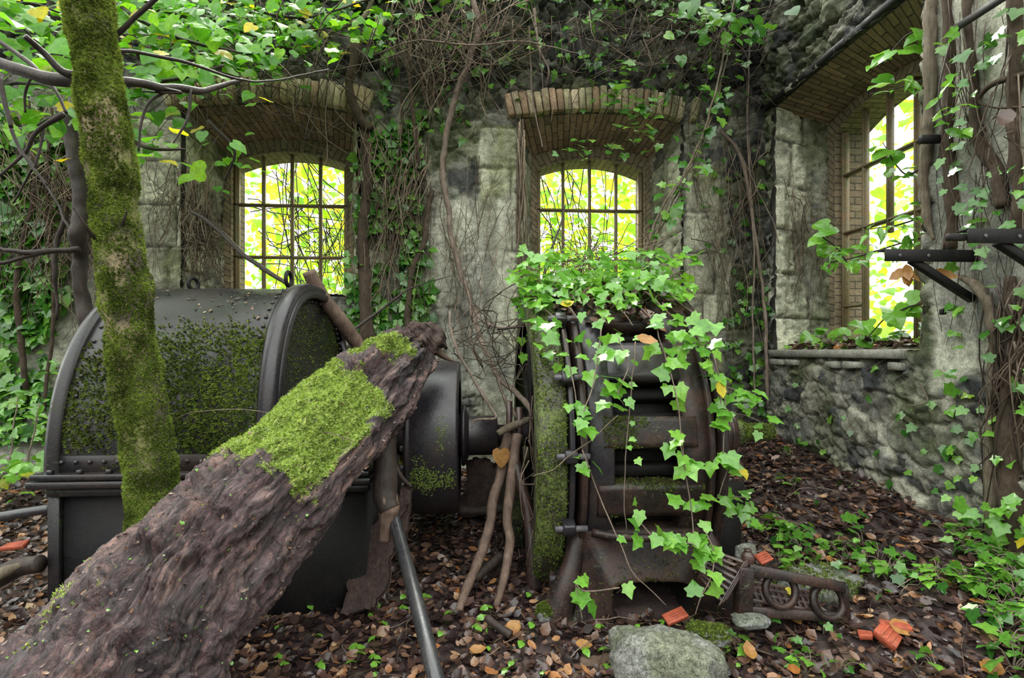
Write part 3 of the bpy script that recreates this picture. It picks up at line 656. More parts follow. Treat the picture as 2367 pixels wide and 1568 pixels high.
part('shaft', *lathe_x([(-.06, .14), (.14, .138), (.15, .12), (.155, .075), (.46, .073)], AY, AZ, 40), M_ironc, fw)
for k in range(5):
    a = -.55+k*.27; c = np.array([FX0-.006, AY-(FR-.05)*math.cos(a), AZ+(FR-.05)*math.sin(a)])
    part('bolt', *obox(c, (.016, 0, 0), (0, .016*math.cos(a), -.016*math.sin(a)), (0, .016*math.sin(a), .016*math.cos(a)), .3), M_bead, fw, smooth=False)
rng = np.random.default_rng(12)
def mf(P, N):
    a = np.arctan2(P[:, 2]-AZ, AY-P[:, 1])+.35*(fbm(P, 7, 3, 412)-.5); low = np.exp(-((a+.34)/.17)**2)*np.exp(-((P[:, 0]+.27)/.16)**4)*1.2; hi = np.exp(-((a-.22)/.16)**2)*np.exp(-((P[:, 0]+.22)/.06)**2)*.9
    up_ = .22*np.exp(-((a+.05)/.25)**2)*sst(-.35, -.18, P[:, 0])
    return (np.hypot(P[:, 2]-AZ, AY-P[:, 1]) > FR-.01)*np.clip(sst(.36, .58, .35*low+.3*hi+.2*up_+.35*fbm(P, 14, 4, 410)+.1)*np.clip(low+hi+up_, 0, 1), 0, 1)
P, N = sample(RV, RF, 40000, rng, mf); V, F, r = scatter(TUFT, P, -N*np.sign((N*(np.array([0, AY, AZ])-P)).sum(1))[:, None], np.array([[0, 0, 1.0]]).repeat(len(P), 0), rng.uniform(.005, .010, len(P)), rng, .3)
part('moss_patch', V, F, M_mossb, fw, rnd=r)

# ------------------------------------------------------------------ generator
gen = thing('generator', 'large rusty iron generator overgrown with ivy, mossy flange facing the flywheel', 'machine', (.9, AY, 0))
GR = 1.0
GV, GF = lathe_x([(.335, .80), (.335, GR-.03), (.345, GR-.005), (.36, GR), (.47, GR), (.49, GR-.01), (.49, .80)], AY, AZ, 120); GV = GV+(fbm(GV, 6, 4, 420)-.5)[:, None]*.012
part('end_ring', GV, GF, M_mossiron, gen)
for x0, x1, r_ in ((.505, .535, 1.0), (.565, .60, 1.02)):
    part('clamping_flange', *lathe_x([(x0, .78), (x0, r_-.004), (x0+.005, r_), (x1-.005, r_), (x1, r_-.004), (x1, .78)], AY, AZ, 120), M_ironc if x0 < .55 else M_rust, gen)
for a in (-.75, -.35, .04, .45, .86, 1.2):
    c = np.array([.49, AY-.93*math.cos(a), AZ+.93*math.sin(a)]); e1 = np.array([0, math.cos(a), -math.sin(a)]); e2 = np.array([0, math.sin(a), math.cos(a)])
    c = np.array([.5, AY-(GR+.035)*math.cos(a), AZ+(GR+.035)*math.sin(a)])
    b = part('flange_lug', *obox(c, (.035, 0, 0), e1*.04, e2*.035, .2), M_ironc, gen, smooth=False)
    part('bolt', *tube([c+np.array([-.075, 0, 0])-e1*.012, c+np.array([.10, 0, 0])-e1*.012], .018, 6, 2), M_bead, b, smooth=False)
for k in range(10):
    a = -1.3+k*2*PI/10; e1 = np.array([0, -math.cos(a), math.sin(a)]); e2 = np.array([0, math.sin(a), math.cos(a)])
    part('spider_arm', *obox(np.array([.40, AY, AZ])+e1*.5, (.02, 0, 0), e2*.05, e1*.36, .1), M_dark, gen, smooth=False)
part('armature', *lathe_x([(.36, .05), (.40, .30), (.62, .74), (.66, .79), (1.28, .79), (1.32, .7), (1.38, .3), (1.43, .05)], AY, AZ, 72), M_dark, gen)
for a in np.arange(-.6, 1.6, .17): part('pole_core', *obox(np.array([.95, AY-.80*math.cos(a), AZ+.80*math.sin(a)]), (.2, 0, 0), (0, .07*math.cos(a), -.07*math.sin(a)), (0, .035*math.sin(a), .035*math.cos(a)), .3), M_dark, gen, smooth=False)
def shell(x0, x1, a0, a1, r0=.86, r1=.965, seg=None, bev=.012):
    seg = seg or max(6, int((a1-a0)/.06)); pr = [(x0, r0), (x0, r1-bev), (x0+bev, r1), (x1-bev, r1), (x1, r1-bev), (x1, r0), (x0, r0)]
    V, F = lathe_x(pr, AY, AZ, seg, a0, a1); n = seg+1
    F += [tuple(i*n for i in range(6)), tuple(i*n+n-1 for i in range(5, -1, -1))]
    V = V+(fbm(V, 8, 3, 425)-.5)[:, None]*.008; return V, F
SH = []
for nm, x0, x1, a0, a1, r1, mt in (('yoke_rib', .61, .755, -.62, 3.7, .985, M_ironc), ('yoke_rib', 1.14, 1.285, -.62, 3.7, .975, M_rust),
        ('yoke_bar', .74, 1.16, .47, .72, .985, M_ironc), ('yoke_bar', .74, 1.16, .92, 1.12, .97, M_rust), ('yoke_bar', .74, 1.16, 1.3, 1.9, .97, M_rust), ('yoke_bar', .74, 1.16, 2.2, 2.6, .97, M_rust),
        ('yoke_bar', .68, 1.22, .075, .245, .985, M_rust), ('yoke_bar', .66, 1.25, -.315, -.135, 1.0, M_rust), ('yoke_lip', .66, 1.25, -.62, -.49, .995, M_rust)):
    V, F = shell(x0, x1, a0, a1, r1=r1); SH.append((V, F)); part(nm, V, F, mt, gen)
for x0, x1, r_ in ((1.28, 1.31, 1.0), (1.335, 1.375, 1.02)):
    part('clamping_flange', *lathe_x([(x0, .76), (x0, r_-.004), (x0+.005, r_), (x1-.005, r_), (x1, r_-.004), (x1, .76)], AY, AZ, 120), M_rust, gen)
part('end_shield', *lathe_x([(1.375, .95), (1.41, .9), (1.44, .6), (1.46, .28), (1.46, .0)], AY, AZ, 64), M_rust, gen)
part('commutator', *lathe_x([(1.44, .17), (1.45, .19)]+[q for i in range(11) for q in ((1.455+i*.034, .195), (1.471+i*.034, .195), (1.475+i*.034, .185), (1.485+i*.034, .185))]+[(1.85, .17), (1.86, .10)], AY, AZ, 48), M_rustb, gen)
SV, SF = lathe_x([(1.82, .10), (1.95, .085), (1.96, .06), (2.16, .058), (2.18, .045), (2.18, 0)], AY, AZ, 28); part('shaft_end', SV, SF, M_mossiron, gen)
# foot with a rounded opening
def foot():
    cx, z0, z1 = .95, -.10, .50; n = 64; V, F = [], []; hx, hz, hw, hh, rr = .955, .145, .22, .10, .085
    for lay in range(5):
        for i in range(n):
            a = 2*PI*i/n; ca, sa = math.cos(a), math.sin(a)
            if lay <= 1:    # outer outline (trapezoid with a flared toe)
                zt, zb = (z1, z0); k = min(1/abs(ca) if abs(ca) > 1e-6 else 9, 1/abs(sa) if abs(sa) > 1e-6 else 9); ux, uz = ca*k, sa*k
                z = zb+(zt-zb)*(uz+1)/2; hw2 = .36+.13*((zt-z)/(zt-zb))**2.2; x = cx+ux*hw2+.0; y = 3.0-.14*((zt-z)/(zt-zb))**2 if lay == 1 else 3.9
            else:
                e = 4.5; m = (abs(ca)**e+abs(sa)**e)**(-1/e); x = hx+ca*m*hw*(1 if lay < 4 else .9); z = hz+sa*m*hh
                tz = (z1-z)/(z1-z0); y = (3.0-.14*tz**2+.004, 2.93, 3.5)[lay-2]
            V.append((x, y, z))
    for l in range(4):
        for i in range(n): F.append((l*n+i, l*n+(i+1) % n, (l+1)*n+(i+1) % n, (l+1)*n+i))
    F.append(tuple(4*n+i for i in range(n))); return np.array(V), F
FV, FF = foot(); part('foot', *compact(FV, [f for f in FF if max(f) < 4*64]), M_rust, gen, smooth=False); part('foot_opening', *compact(FV, [f for f in FF if max(f) >= 4*64]), M_dark, gen, smooth=False)  # opening lined in dark iron; shade of the hollow put into its colour
part('foot_lip', *tube([(.64, 3.0, .50), (.78, 2.955, .485), (.97, 2.94, .48), (1.15, 2.955, .485), (1.24, 3.0, .5)], .022, 8, 5), M_rust, gen)
part('toe', *tube([(.42, 3.0, .0), (.46, 2.98, .14), (.52, 3.0, .3), (.58, 3.05, .5)], [.12, .085, .06, .04], 10, 6, rough=.2), M_rust, gen)
part('toe', *tube([(1.46, 3.0, .0), (1.40, 2.99, .14), (1.35, 3.0, .3), (1.3, 3.05, .5)], [.12, .085, .06, .04], 10, 6, rough=.2), M_rust, gen)
# bearing pedestal on the flywheel side
part('bearing_cap', *lathe_x([(.19, .0), (.19, .115), (.2, .125), (.33, .125), (.33, .0)], AY, AZ-.005, 28, -2.9, .1), M_mossiron, gen)
part('bearing_pedestal', *join([obox((.26, AY, .78), (.10, 0, 0), (0, .24, 0), (0, 0, .06), .2), obox((.26, AY+.03, .42), (.07, 0, 0), (0, .2, 0), (0, 0, .42), .2)]), M_mossiron, gen, smooth=False)
V, F = tube([(.24, 3.62, .84), (.27, 3.5, .72), (.32, 3.38, .5), (.34, 3.3, .25), (.36, 3.28, -.05)], [.03, .035, .035, .04, .06], 10, 8); part('bearing_bracket', V, F, M_rust, gen)
for x, y, h in ((.225, 3.72, 1.16), (.285, 3.62, 1.13)): part('stud', *tube([(x, y, .8), (x, y, h)], .022, 10, 2), M_rustb, gen)
part('bearing_block', *join([obox((1.62, 3.6, .22), (.10, 0, 0), (0, .15, 0), (0, 0, .30), .15), lathe_x([(1.5, 0), (1.5, .11), (1.76, .11), (1.76, 0)], 3.56, .52, 24)]), M_dark, gen, smooth=False)
part('drip_plate', *obox((.46, 3.25, .12), (.03, .0, -.05), (0, .06, 0), (0, 0, .28), .1), M_rust, gen, smooth=False)
rng = np.random.default_rng(13)
def mg(P, N): return (np.hypot(P[:, 2]-AZ, AY-P[:, 1]) > GR-.06)*(P[:, 1] < AY)*sst(.40, .60, fbm(P, 7, 4, 421)+.08)
P, N = sample(GV, GF, 30000, rng, mg); o = P-np.array([0, AY, AZ]); o[:, 0] = 0
V, F, r = scatter(TUFT, P, unit(o), np.array([[0, 0, 1.0]]).repeat(len(P), 0), rng.uniform(.006, .014, len(P)), rng, .35); part('moss', V, F, M_moss, gen, rnd=r)
for i, (V0, F0) in enumerate(SH[6:8]+[(FV, FF)]):
    P, N = sample(V0, F0, 9000, rng, lambda P, N: sst(.5, .66, fbm(P, 6, 4, 431)+.03)*(P[:, 1] < 3.2)); o = np.array([[0, -1, .25]]).repeat(len(P), 0)
    V, F, r = scatter(TUFT, P, o, np.array([[0, 0, 1.0]]).repeat(len(P), 0), rng.uniform(.005, .011, len(P)), rng, .35); part('moss', V, F, M_mossd, gen, rnd=r)
P, N = sample(SV, SF, 3500, rng, lambda P, N: (P[:, 0] > 1.93)*(P[:, 2] > AZ-.03)); o = P-np.array([0, AY, AZ]); o[:, 0] = 0
V, F, r = scatter(TUFT, P, unit(o), np.array([[0, 0, 1.0]]).repeat(len(P), 0), rng.uniform(.008, .016, len(P)), rng, .3); part('moss', V, F, M_moss, gen, rnd=r)

# ------------------------------------------------------------------ fallen log
lg = thing('fallen_log', 'thick rotting log lying aslant from the foreground up to the flywheel, bright moss on top', 'log', at(420, 1330, 2.35))
def log_axis():
    pts = [at(60, 1860, 1.62), at(255, 1600, 1.90), at(390, 1415, 2.12), at(540, 1250, 2.38), at(690, 1092, 2.66), at(828, 945, 3.0), at(915, 852, 3.24), at(965, 806, 3.36)]
    return smooth_path(pts, 66)
LA = log_axis(); nL, nS = len(LA), 220
T = unit(np.gradient(LA, axis=0)); UPV = np.array([0, 0, 1.0]); SD = unit(np.cross(T, UPV)); UN = np.cross(SD, T)
th = np.arange(nS)*2*PI/nS; tt = np.linspace(0, 1, nL); LR = np.interp(tt, [0, .25, .5, .75, .93, 1], [.33, .30, .27, .235, .175, .135])
D = SD[:, None]*np.cos(th)[None, :, None]+UN[:, None]*np.sin(th)[None, :, None]
base = LA[:, None]+D*LR[:, None, None]
sl_ = np.concatenate([[0], np.cumsum(np.linalg.norm(np.diff(LA, axis=0), axis=1))])
qa = np.stack([np.broadcast_to(np.cos(th)*.27, (nL, nS)), np.broadcast_to(np.sin(th)*.27, (nL, nS)), np.broadcast_to(sl_[:, None], (nL, nS))], -1).reshape(-1, 3)
wp = np.stack([fbm(qa, 5, 3, 470+i)-.5 for i in range(3)], 1)*.10; qw = qa+wp
fib = 1-np.abs(fbm(qw*np.array([1, 1, .11]), 26, 5, 440, .6)-.5)*2; lump = fbm(qa, 2.8, 4, 441)-.5; fine = fbm(qw*np.array([1, 1, .16]), 60, 3, 442)-.5; chunk = fbm(qw*np.array([1, 1, .2]), 10, 4, 443)
hh = (lump*.12+(fib-.8)*.075+fine*.035+(sst(.42, .54, chunk)-.5)*.045).reshape(nL, nS)
hh = hh-.07*sst(-.2, -.8, np.sin(th))[None]*(.4+.6*tt[:, None])  # hollowed underside
P = base+D*hh[:, :, None]
endf = sst(.93, 1.0, tt); P = P-(T*1.0)[:, None]*(endf[:, None]*np.abs(fbm(qa*np.array([1, 1, .2]), 16, 4, 444)-.5).reshape(nL, nS)*.45)[:, :, None]
i = np.arange(nL*nS).reshape(nL, nS); j = np.roll(i, -1, 1)
LV = P.reshape(-1, 3); LF = np.stack([i[:-1].ravel(), j[:-1].ravel(), j[1:].ravel(), i[1:].ravel()], 1)
c = np.array([.064, .041, .042])*(.35+1.3*fbm(qw*np.array([1, 1, .13]), 32, 5, 446))[:, None]
c = mixc(c, (.135, .082, .068), sst(.5, .64, fbm(qw*np.array([1, 1, .25]), 11, 5, 445))*.7); c = mixc(c, (.03, .022, .023), sst(.50, .38, chunk)*.6); c = mixc(c, (.18, .125, .11), sst(.58, .68, fbm(qw*np.array([1, 1, .12]), 45, 3, 448))*.5)
bark = sst(.47, .53, fbm(qa*np.array([.6, .6, 1.0]), 3.5, 4, 447)); topm = sst(.0, .5, np.broadcast_to(np.sin(th), (nL, nS)).ravel()); upper = sst(.5, .6, np.broadcast_to(tt[:, None], (nL, nS)).ravel())
c = mixc(c, (.105, .098, .10), bark*topm*upper*.7)
# torn end, hanging shred and splintered tip
V, F = tube([LA[-30], LA[-12]+np.array([0, 0, .01]), at(975, 792, 3.40), at(1008, 785, 3.46), at(1030, 800, 3.5)], [.13, .13, .11, .085, .02], 60, 22, .004, .9, 5); V = V+(np.stack([fbm(V*np.array([1, 1, .5]), 28, 4, 480+i) for i in range(3)], 1)-.5)*.085
part('torn_end', V, F, M_torn, lg)
for q, (pts, r_) in enumerate((((at(955, 815, 3.28), at(985, 790, 3.36), at(1020, 822, 3.38), at(1045, 836, 3.36)), [.045, .04, .025, .008]), ((at(880, 905, 3.0), at(905, 930, 3.0), at(915, 985, 3.0)), [.05, .04, .01]), ((at(820, 1000, 2.85), at(835, 1050, 2.85), at(832, 1095, 2.86)), [.04, .03, .008]))):
    part('wood_shred', *tube(pts, r_, 9, 8, .01, .5, q), M_plank, lg)
# moss carpets on the log
rng = np.random.default_rng(14)
N0 = D.reshape(-1, 3)
def logco(P):
    i = np.argmin(((P[:, None]-LA[None, ::6])**2).sum(-1), 1)*6; d = P-LA[i]; d = unit(d-T0[i]*(d*T0[i]).sum(1)[:, None])
    return tt[i], d[:, 2], (d*SD[i]).sum(1)
T0 = unit(np.gradient(LA, axis=0))
pxm = lambda f: f
def mlog(P, N):
    f = fbm(P, 5.5, 5, 450)-.5; f2 = fbm(P, 14, 3, 452)-.5; ax, uz, sd = logco(P); g = f+f2*.5
    a = sst(.50, .52, ax+g*.12)*sst(.735, .715, ax+g*.16)*sst(-.1, .02, uz+g*.8-.25)
    b = sst(.79, .81, ax+g*.1)*sst(.915, .89, ax+g*.12)*sst(.2, .4, uz-.35*sd+g*1.3)
    return np.clip(a+b, 0, 1)
mm = mlog(LV, N0); wo = part('wood', LV, LF, M_log, lg, col=mixc(c, (.26, .36, .07), mm*.95)); fa = wo.data.attributes.new('fib', 'FLOAT_VECTOR', 'POINT'); fa.data.foreach_set('vector', qw.astype(np.float32).ravel())
P, N = sample(LV, LF, 130000, rng, mlog); N = N*np.sign((N*(P-LA[np.argmin(((P[:, None]-LA[None, ::6])**2).sum(-1), 1)*6])).sum(1))[:, None]; V, F, r = scatter(TUFT, P, unit(N+np.array([0, 0, .6])), np.array([[0, 0, 1.0]]).repeat(len(P), 0)+N*.2, rng.uniform(.007, .015, len(P)), rng, .4)
part('moss_carpet', V, F, M_mossb, lg, rnd=r, label='bright yellow-green moss')
def mlog2(P, N):
    f = fbm(P, 9, 4, 451); q = np.array([at(150, 1500, 2.05)]); d = np.linalg.norm(P-q, axis=1); return sst(.5, .62, f)*sst(.42, .2, d)
P, N = sample(LV, LF, 60000, rng, mlog2); N = N*np.sign((N*(P-LA[np.argmin(((P[:, None]-LA[None, ::6])**2).sum(-1), 1)*6])).sum(1))[:, None]; V, F, r = scatter(TUFT, P, N, np.array([[0, 0, 1.0]]).repeat(len(P), 0), rng.uniform(.007, .014, len(P)), rng, .4); part('moss_strip', V, F, M_mossb, lg, rnd=r)
P, N = sample(LV, LF, 420, rng, lambda P, N: np.abs(N[:, 2]) > .15); N = N*np.sign(N[:, 2:3]); V, F, r = scatter(HEART, P+N*.012, N*.3+np.array([0, 0, .8]), rng.normal(0, 1, P.shape), rng.uniform(.005, .012, len(P)), rng, .5); part('seedlings', V, F, M_ivyb, lg, rnd=r)['kind'] = 'stuff'
P, N = sample(LV, LF, 2600, rng); N = N*np.sign((N*(P-LA[np.argmin(((P[:, None]-LA[None, ::6])**2).sum(-1), 1)*6])).sum(1))[:, None]; V, F, r = scatter(OVAL, P+N*.002, N, rng.normal(0, 1, P.shape)*.4+unit(LA[-1]-LA[0]), rng.uniform(.008, .022, len(P)), rng, .3); part('bark_flakes', V, F, M_dead, lg, rnd=.2+r*.75)['kind'] = 'stuff'

# ------------------------------------------------------------------ mossy tree
tr = thing('mossy_tree', 'moss-covered tree trunk leaning in front of the riveted casing', 'tree', at(355, 1420, 2.86))
TP = [at(381, 1470, 2.80), at(364, 1290, 2.78), at(359, 1150, 2.76), at(329, 950, 2.74), at(299, 740, 2.72), at(276, 560, 2.70), at(257, 380, 2.68), at(227, 190, 2.66), at(202, 0, 2.64), at(179, -200, 2.62)]
S = smooth_path(TP, 22); k = len(S); T = unit(np.gradient(S, axis=0)); A = unit(np.cross(T, np.array([0, 1.0, .05]))); B = np.cross(T, A); nS = 72; th = np.arange(nS)*2*PI/nS
rr = np.interp(np.linspace(0, 1, k), [0, .12, .3, .55, .8, 1], [.14, .118, .106, .098, .088, .080]); D = A[:, None]*np.cos(th)[None, :, None]+B[:, None]*np.sin(th)[None, :, None]
V = S[:, None]+D*rr[:, None, None]; q = V.reshape(-1, 3); h = ((fbm(q, 5, 4, 460)-.5)*.06+(fbm(q*np.array([1, 1, .35]), 24, 4, 461)-.5)*.035).reshape(k, nS); V = (V+D*h[:, :, None]).reshape(-1, 3)
i = np.arange(k*nS).reshape(k, nS); j = np.roll(i, -1, 1); TF = np.stack([i[:-1].ravel(), j[:-1].ravel(), j[1:].ravel(), i[1:].ravel()], 1)
c = np.array([.24, .185, .115])*(.5+1.0*fbm(q*np.array([1, 1, .4]), 22, 4, 462))[:, None]; mo = sst(.30, .50, fbm(q, 5, 5, 463)); c = mixc(c, (.12, .14, .03), mo*.75); c = mixc(c, (.06, .045, .045), sst(.58, .66, fbm(q, 3.3, 4, 464))*.8)
part('trunk', V, TF, M_trunk, tr, col=c); TV = V
rng = np.random.default_rng(15)
def mt(P, N): return sst(.30, .58, fbm(P*np.array([1, 1, .8]), 13, 5, 463)*.6+.4*fbm(P, 4, 3, 468)+.05*sst(1.6, .4, P[:, 2]))
P, N = sample(TV, TF, 95000, rng, mt); o = P.copy(); V, F, r = scatter(TUFT, P, unit(np.sign((N*(P-np.stack([np.interp(P[:, 2], S[:, 2], S[:, 0]), np.interp(P[:, 2], S[:, 2], S[:, 1]), P[:, 2]], 1))).sum(1))[:, None]*N), np.array([[0, 0, -1.0]]).repeat(len(P), 0), rng.uniform(.005, .014, len(P)), rng, .45)
part('moss', V, F, M_moss, tr, rnd=np.clip(r*.5+1.5*(fbm(V, 11, 4, 467)-.5)+.32, 0, 1))
for nm, pts, r_ in (('branch', ((218, 190, 2.74), (285, 190, 2.78), (330, 194, 2.85), (370, 203, 2.9), (420, 205, 2.98), (462, 212, 3.05), (505, 200, 3.15), (560, 184, 3.3)), [.026, .024, .022, .02, .02, .017, .012]),
        ('branch', ((185, 185, 2.74), (120, 182, 2.78), (60, 165, 2.8), (-20, 140, 2.85)), [.032, .03, .027, .024]),
        ('branch', ((195, 175, 2.74), (145, 165, 2.7), (100, 120, 2.66), (60, 85, 2.6)), [.02, .017, .013]),
        ('branch', ((225, 110, 2.72), (290, 60, 2.7), (345, 10, 2.68), (400, -40, 2.66)), [.013, .011, .01]),
        ('branch', ((240, 118, 2.74), (330, 122, 2.85), (450, 150, 3.0), (560, 186, 3.2), (640, 185, 3.4), (760, 160, 3.7)), [.009, .008, .006, .004]),
        ('branch', ((262, 568, 2.76), (235, 560, 2.66), (200, 525, 2.55), (165, 475, 2.5)), [.014, .011, .008, .004]),
        ('branch', ((272, 555, 2.7), (280, 520, 2.63), (290, 485, 2.6)), [.013, .008, .003])):
    b = part(nm, *tube(path(pts), r_, 9, 8, .008, .2, len(pts)), M_barkd, tr)
    if pts[0][0] == 218:
        for tw in (((395, 205, 2.93), (345, 235, 2.9), (325, 290, 2.88), (320, 350, 2.87)), ((440, 206, 3.0), (436, 260, 3.0), (418, 300, 2.98), (402, 330, 2.97)), ((360, 200, 2.9), (420, 215, 2.9), (330, 210, 2.9))):
            part('twig', *tube(path(tw), [.009, .007, .004], 6, 6, .008), M_barkd, b)

# ------------------------------------------------------------------ other machine scraps, sticks, pipes
def ground_thing(name, label, cat, pts, r, mat, seg=10, n=8, wob=.006, rough=.15, group=None, seed=0, depth=True):
    V, F = tube(path(pts) if depth else pts, r, seg, n, wob, rough, seed); return tag(part(name, V, F, mat), label, cat, group)
V, F = tube(path(((905, 1180, 2.98), (930, 1270, 2.75), (965, 1400, 2.42), (1000, 1540, 2.15), (1030, 1660, 2.0))), .033, 18, 8); tag(part('iron_pipe', V, F, M_pipe), 'long black iron pipe slanting from the foreground to the broken stub', 'pipe')
V, F = tube(path(((-120, 1212, 3.25), (0, 1195, 3.3), (60, 1185, 3.32), (118, 1176, 3.35))), .028, 14, 6); tag(part('iron_pipe', V, F, M_pipe), 'black pipe on the ground left of the casing base', 'pipe')
st = thing('branch_stub', 'broken peeling branch stub hanging below the log end', 'branch', at(895, 1240, 3.0))
part('stub', *tube(path(((890, 1010, 3.04), (888, 1080, 2.98), (890, 1150, 2.94), (900, 1180, 2.92))), [.055, .06, .062, .055], 16, 8, .008, .25), M_barkd, st)
part('splintered_end', *tube(path(((893, 1140, 2.94), (896, 1195, 2.91), (888, 1250, 2.90))), [.055, .048, .030], 14, 9, .008, .8, 4), M_bluewood, st)
part('side_twig', *tube(path(((905, 1060, 3.08), (925, 1100, 3.08), (950, 1125, 3.1))), [.018, .014, .01], 8, 6), M_barkd, st)
ground_thing('standing_stick', 'knobbly brown stick leaning on the shaft, foot further left', 'stick', ((1178, 1005, 3.66), (1160, 1080, 3.6), (1140, 1160, 3.5), (1125, 1240, 3.4), (1095, 1320, 3.25), (1058, 1415, 3.05)), [.035, .034, .033, .033, .03, .026], M_bluewood, 12, 8, .012, .35)
ground_thing('standing_stick', 'smoother stick leaning on the shaft, the one nearer the bearing', 'stick', ((1196, 1005, 3.60), (1184, 1100, 3.50), (1172, 1200, 3.38), (1178, 1255, 3.3), (1166, 1330, 3.2), (1146, 1405, 3.1)), [.036, .033, .03, .028, .025, .018], M_bluewood, 12, 8, .01, .2, seed=3)
ground_thing('driftwood_piece', 'short pale rotten wood piece lying across the shaft', 'wood', ((1152, 1004, 3.58), (1180, 988, 3.6), (1210, 975, 3.62), (1232, 968, 3.66)), [.02, .028, .024, .012], M_barkp, 10, 6, .008, .4)
ground_thing('leaning_branch', 'bare branch leaning from the left window jamb down to the casing top', 'branch', ((440, 488, 5.1), (480, 512, 4.95), (525, 552, 4.75), (570, 595, 4.5), (620, 628, 4.3), (668, 660, 4.12)), [.018, .019, .021, .02, .018, .014], M_barkd, 10, 8, .008, .15)
sl = thing('log_stub', 'thick broken log propped against the hood end plate', 'log', at(820, 800, 4.3))
part('wood', *tube(path(((714, 628, 4.0), (746, 688, 4.08), (785, 738, 4.16), (818, 783, 4.25), (840, 815, 4.3))), [.048, .056, .058, .055, .05], 18, 10, .006, .18), M_bluewood, sl)
part('loose_bark', *tube(path(((730, 650, 4.05), (752, 700, 4.10), (790, 748, 4.18))), [.03, .045, .03], 10, 8, .01, .5, 2), M_barkd, sl)
ground_thing('dead_branch', 'thin dark forked branch rising from the log end towards the middle pier', 'branch', ((815, 765, 4.6), (865, 728, 4.7), (915, 690, 4.75), (960, 662, 4.8), (1045, 636, 4.9)), [.013, .012, .010, .007, .003], M_barkd, 8, 8, .01)
ground_thing('steel_rod', 'pale thin rod behind the log stub beside the hood', 'rod', ((790, 790, 4.25), (797, 815, 4.25), (803, 842, 4.25)), .016, M_bead, 8, 3, 0, 0)
# rusty plates and slabs
def slab(name, label, cat, corners, thick, mat, seed=0, n=18, nudge=.02):
    a, b, c_, d = [np.array(q) for q in corners]; s = np.linspace(0, 1, n); U, W = np.meshgrid(s, s, indexing='ij'); U, W = U[..., None], W[..., None]
    P = a*(1-U)*(1-W)+b*U*(1-W)+c_*U*W+d*(1-U)*W; nn = unit(np.cross(b-a, d-a)); q = P.reshape(-1, 3)
    edge = np.minimum(np.minimum(U, 1-U), np.minimum(W, 1-W))[..., 0]
    ctr = P.mean((0, 1)); jit = (1-sst(0, .2, edge))[..., None]*(np.stack([fbm(q, 12, 4, seed+i)-.5 for i in range(3)], 1).reshape(P.shape))*nudge*3
    P = P+jit+nn*((fbm(q, 8, 4, seed+5)-.5)*nudge).reshape(n, n)[..., None]
    V1, F1 = grid(P); V2 = V1-nn*thick; F2 = F1[:, ::-1]+len(V1); i = np.arange(n*n).reshape(n, n); bd = np.concatenate([i[0], i[1:, -1], i[-1, -2::-1], i[-2:0:-1, 0]]); e = np.roll(bd, -1)
    Fs = [tuple(f) for f in F1]+[tuple(f) for f in F2]+[(x, x+n*n, y+n*n, y) for x, y in zip(bd, e)]
    return tag(part(name, np.concatenate([V1, V2]), Fs, mat, smooth=False), label, cat)
slab('rusty_plate', 'curved rust-brown plate leaning under the broken stub', 'plate', (at(780, 1420, 2.98), at(870, 1400, 2.95), at(950, 1160, 3.25), at(848, 1215, 3.2)), .03, M_torn, 510, nudge=.03)
slab('rusty_plate', 'tall dark rusted strip standing between the stub and the flywheel', 'plate', (at(905, 1270, 3.2), at(945, 1250, 3.2), at(950, 1130, 3.3), at(925, 1120, 3.3)), .02, M_torn, 515)
slab('bark_slab', 'brown rotten board lying flat in front of the granite boulder', 'board', (at(1318, 1600, 2.42), at(1405, 1600, 2.42), at(1422, 1508, 2.62), at(1345, 1515, 2.62)), .04, M_plank, 520)
slab('plank', 'dark narrow plank half buried near the red bricks', 'board', (at(1985, 1580, 2.36), at(2040, 1580, 2.36), at(1940, 1478, 2.62), at(1918, 1478, 2.64)), .03, M_plank, 525, nudge=.012)
slab('rotten_heap', 'reddish-brown rotten wood block heaped behind the flywheel', 'wood', (at(1062, 1195, 4.3), at(1172, 1195, 4.3), at(1165, 1060, 4.5), at(1075, 1062, 4.5)), .3, M_torn, 530, nudge=.05)
ground_thing('fallen_pole', 'dark pole lying on the ground behind the flywheel', 'branch', ((1060, 1182, 4.1), (1120, 1180, 4.1), (1210, 1168, 4.1), (1245, 1160, 4.1)), .035, M_barkd, 10, 5, .008, .2)
ground_thing('fallen_branch', 'short dark stick lying behind the standing sticks', 'branch', ((1095, 1335, 3.25), (1130, 1310, 3.35), (1160, 1285, 3.45)), .03, M_barkd, 10, 5, .008, .2)
ground_thing('fallen_branch', 'thick wet twig on the leaves below the mossy stump', 'branch', ((1125, 1430, 2.85), (1150, 1450, 2.8), (1180, 1470, 2.76)), .022, M_barkd, 10, 5, .008, .2, seed=2)
lf = thing('fallen_log', 'small dark log with pale broken wood at the left edge', 'log', at(50, 1340, 2.9))
part('wood', *tube(path(((-60, 1350, 2.9), (0, 1330, 2.95), (50, 1310, 3.0), (95, 1303, 3.0))), [.05, .055, .055, .045], 14, 8, .008, .25), M_barkd, lf)
part('broken_face', *tube(path(((-20, 1335, 2.84), (15, 1318, 2.88), (45, 1305, 2.92))), [.03, .035, .02], 10, 8, .008, .5, 2), M_barkp, lf)

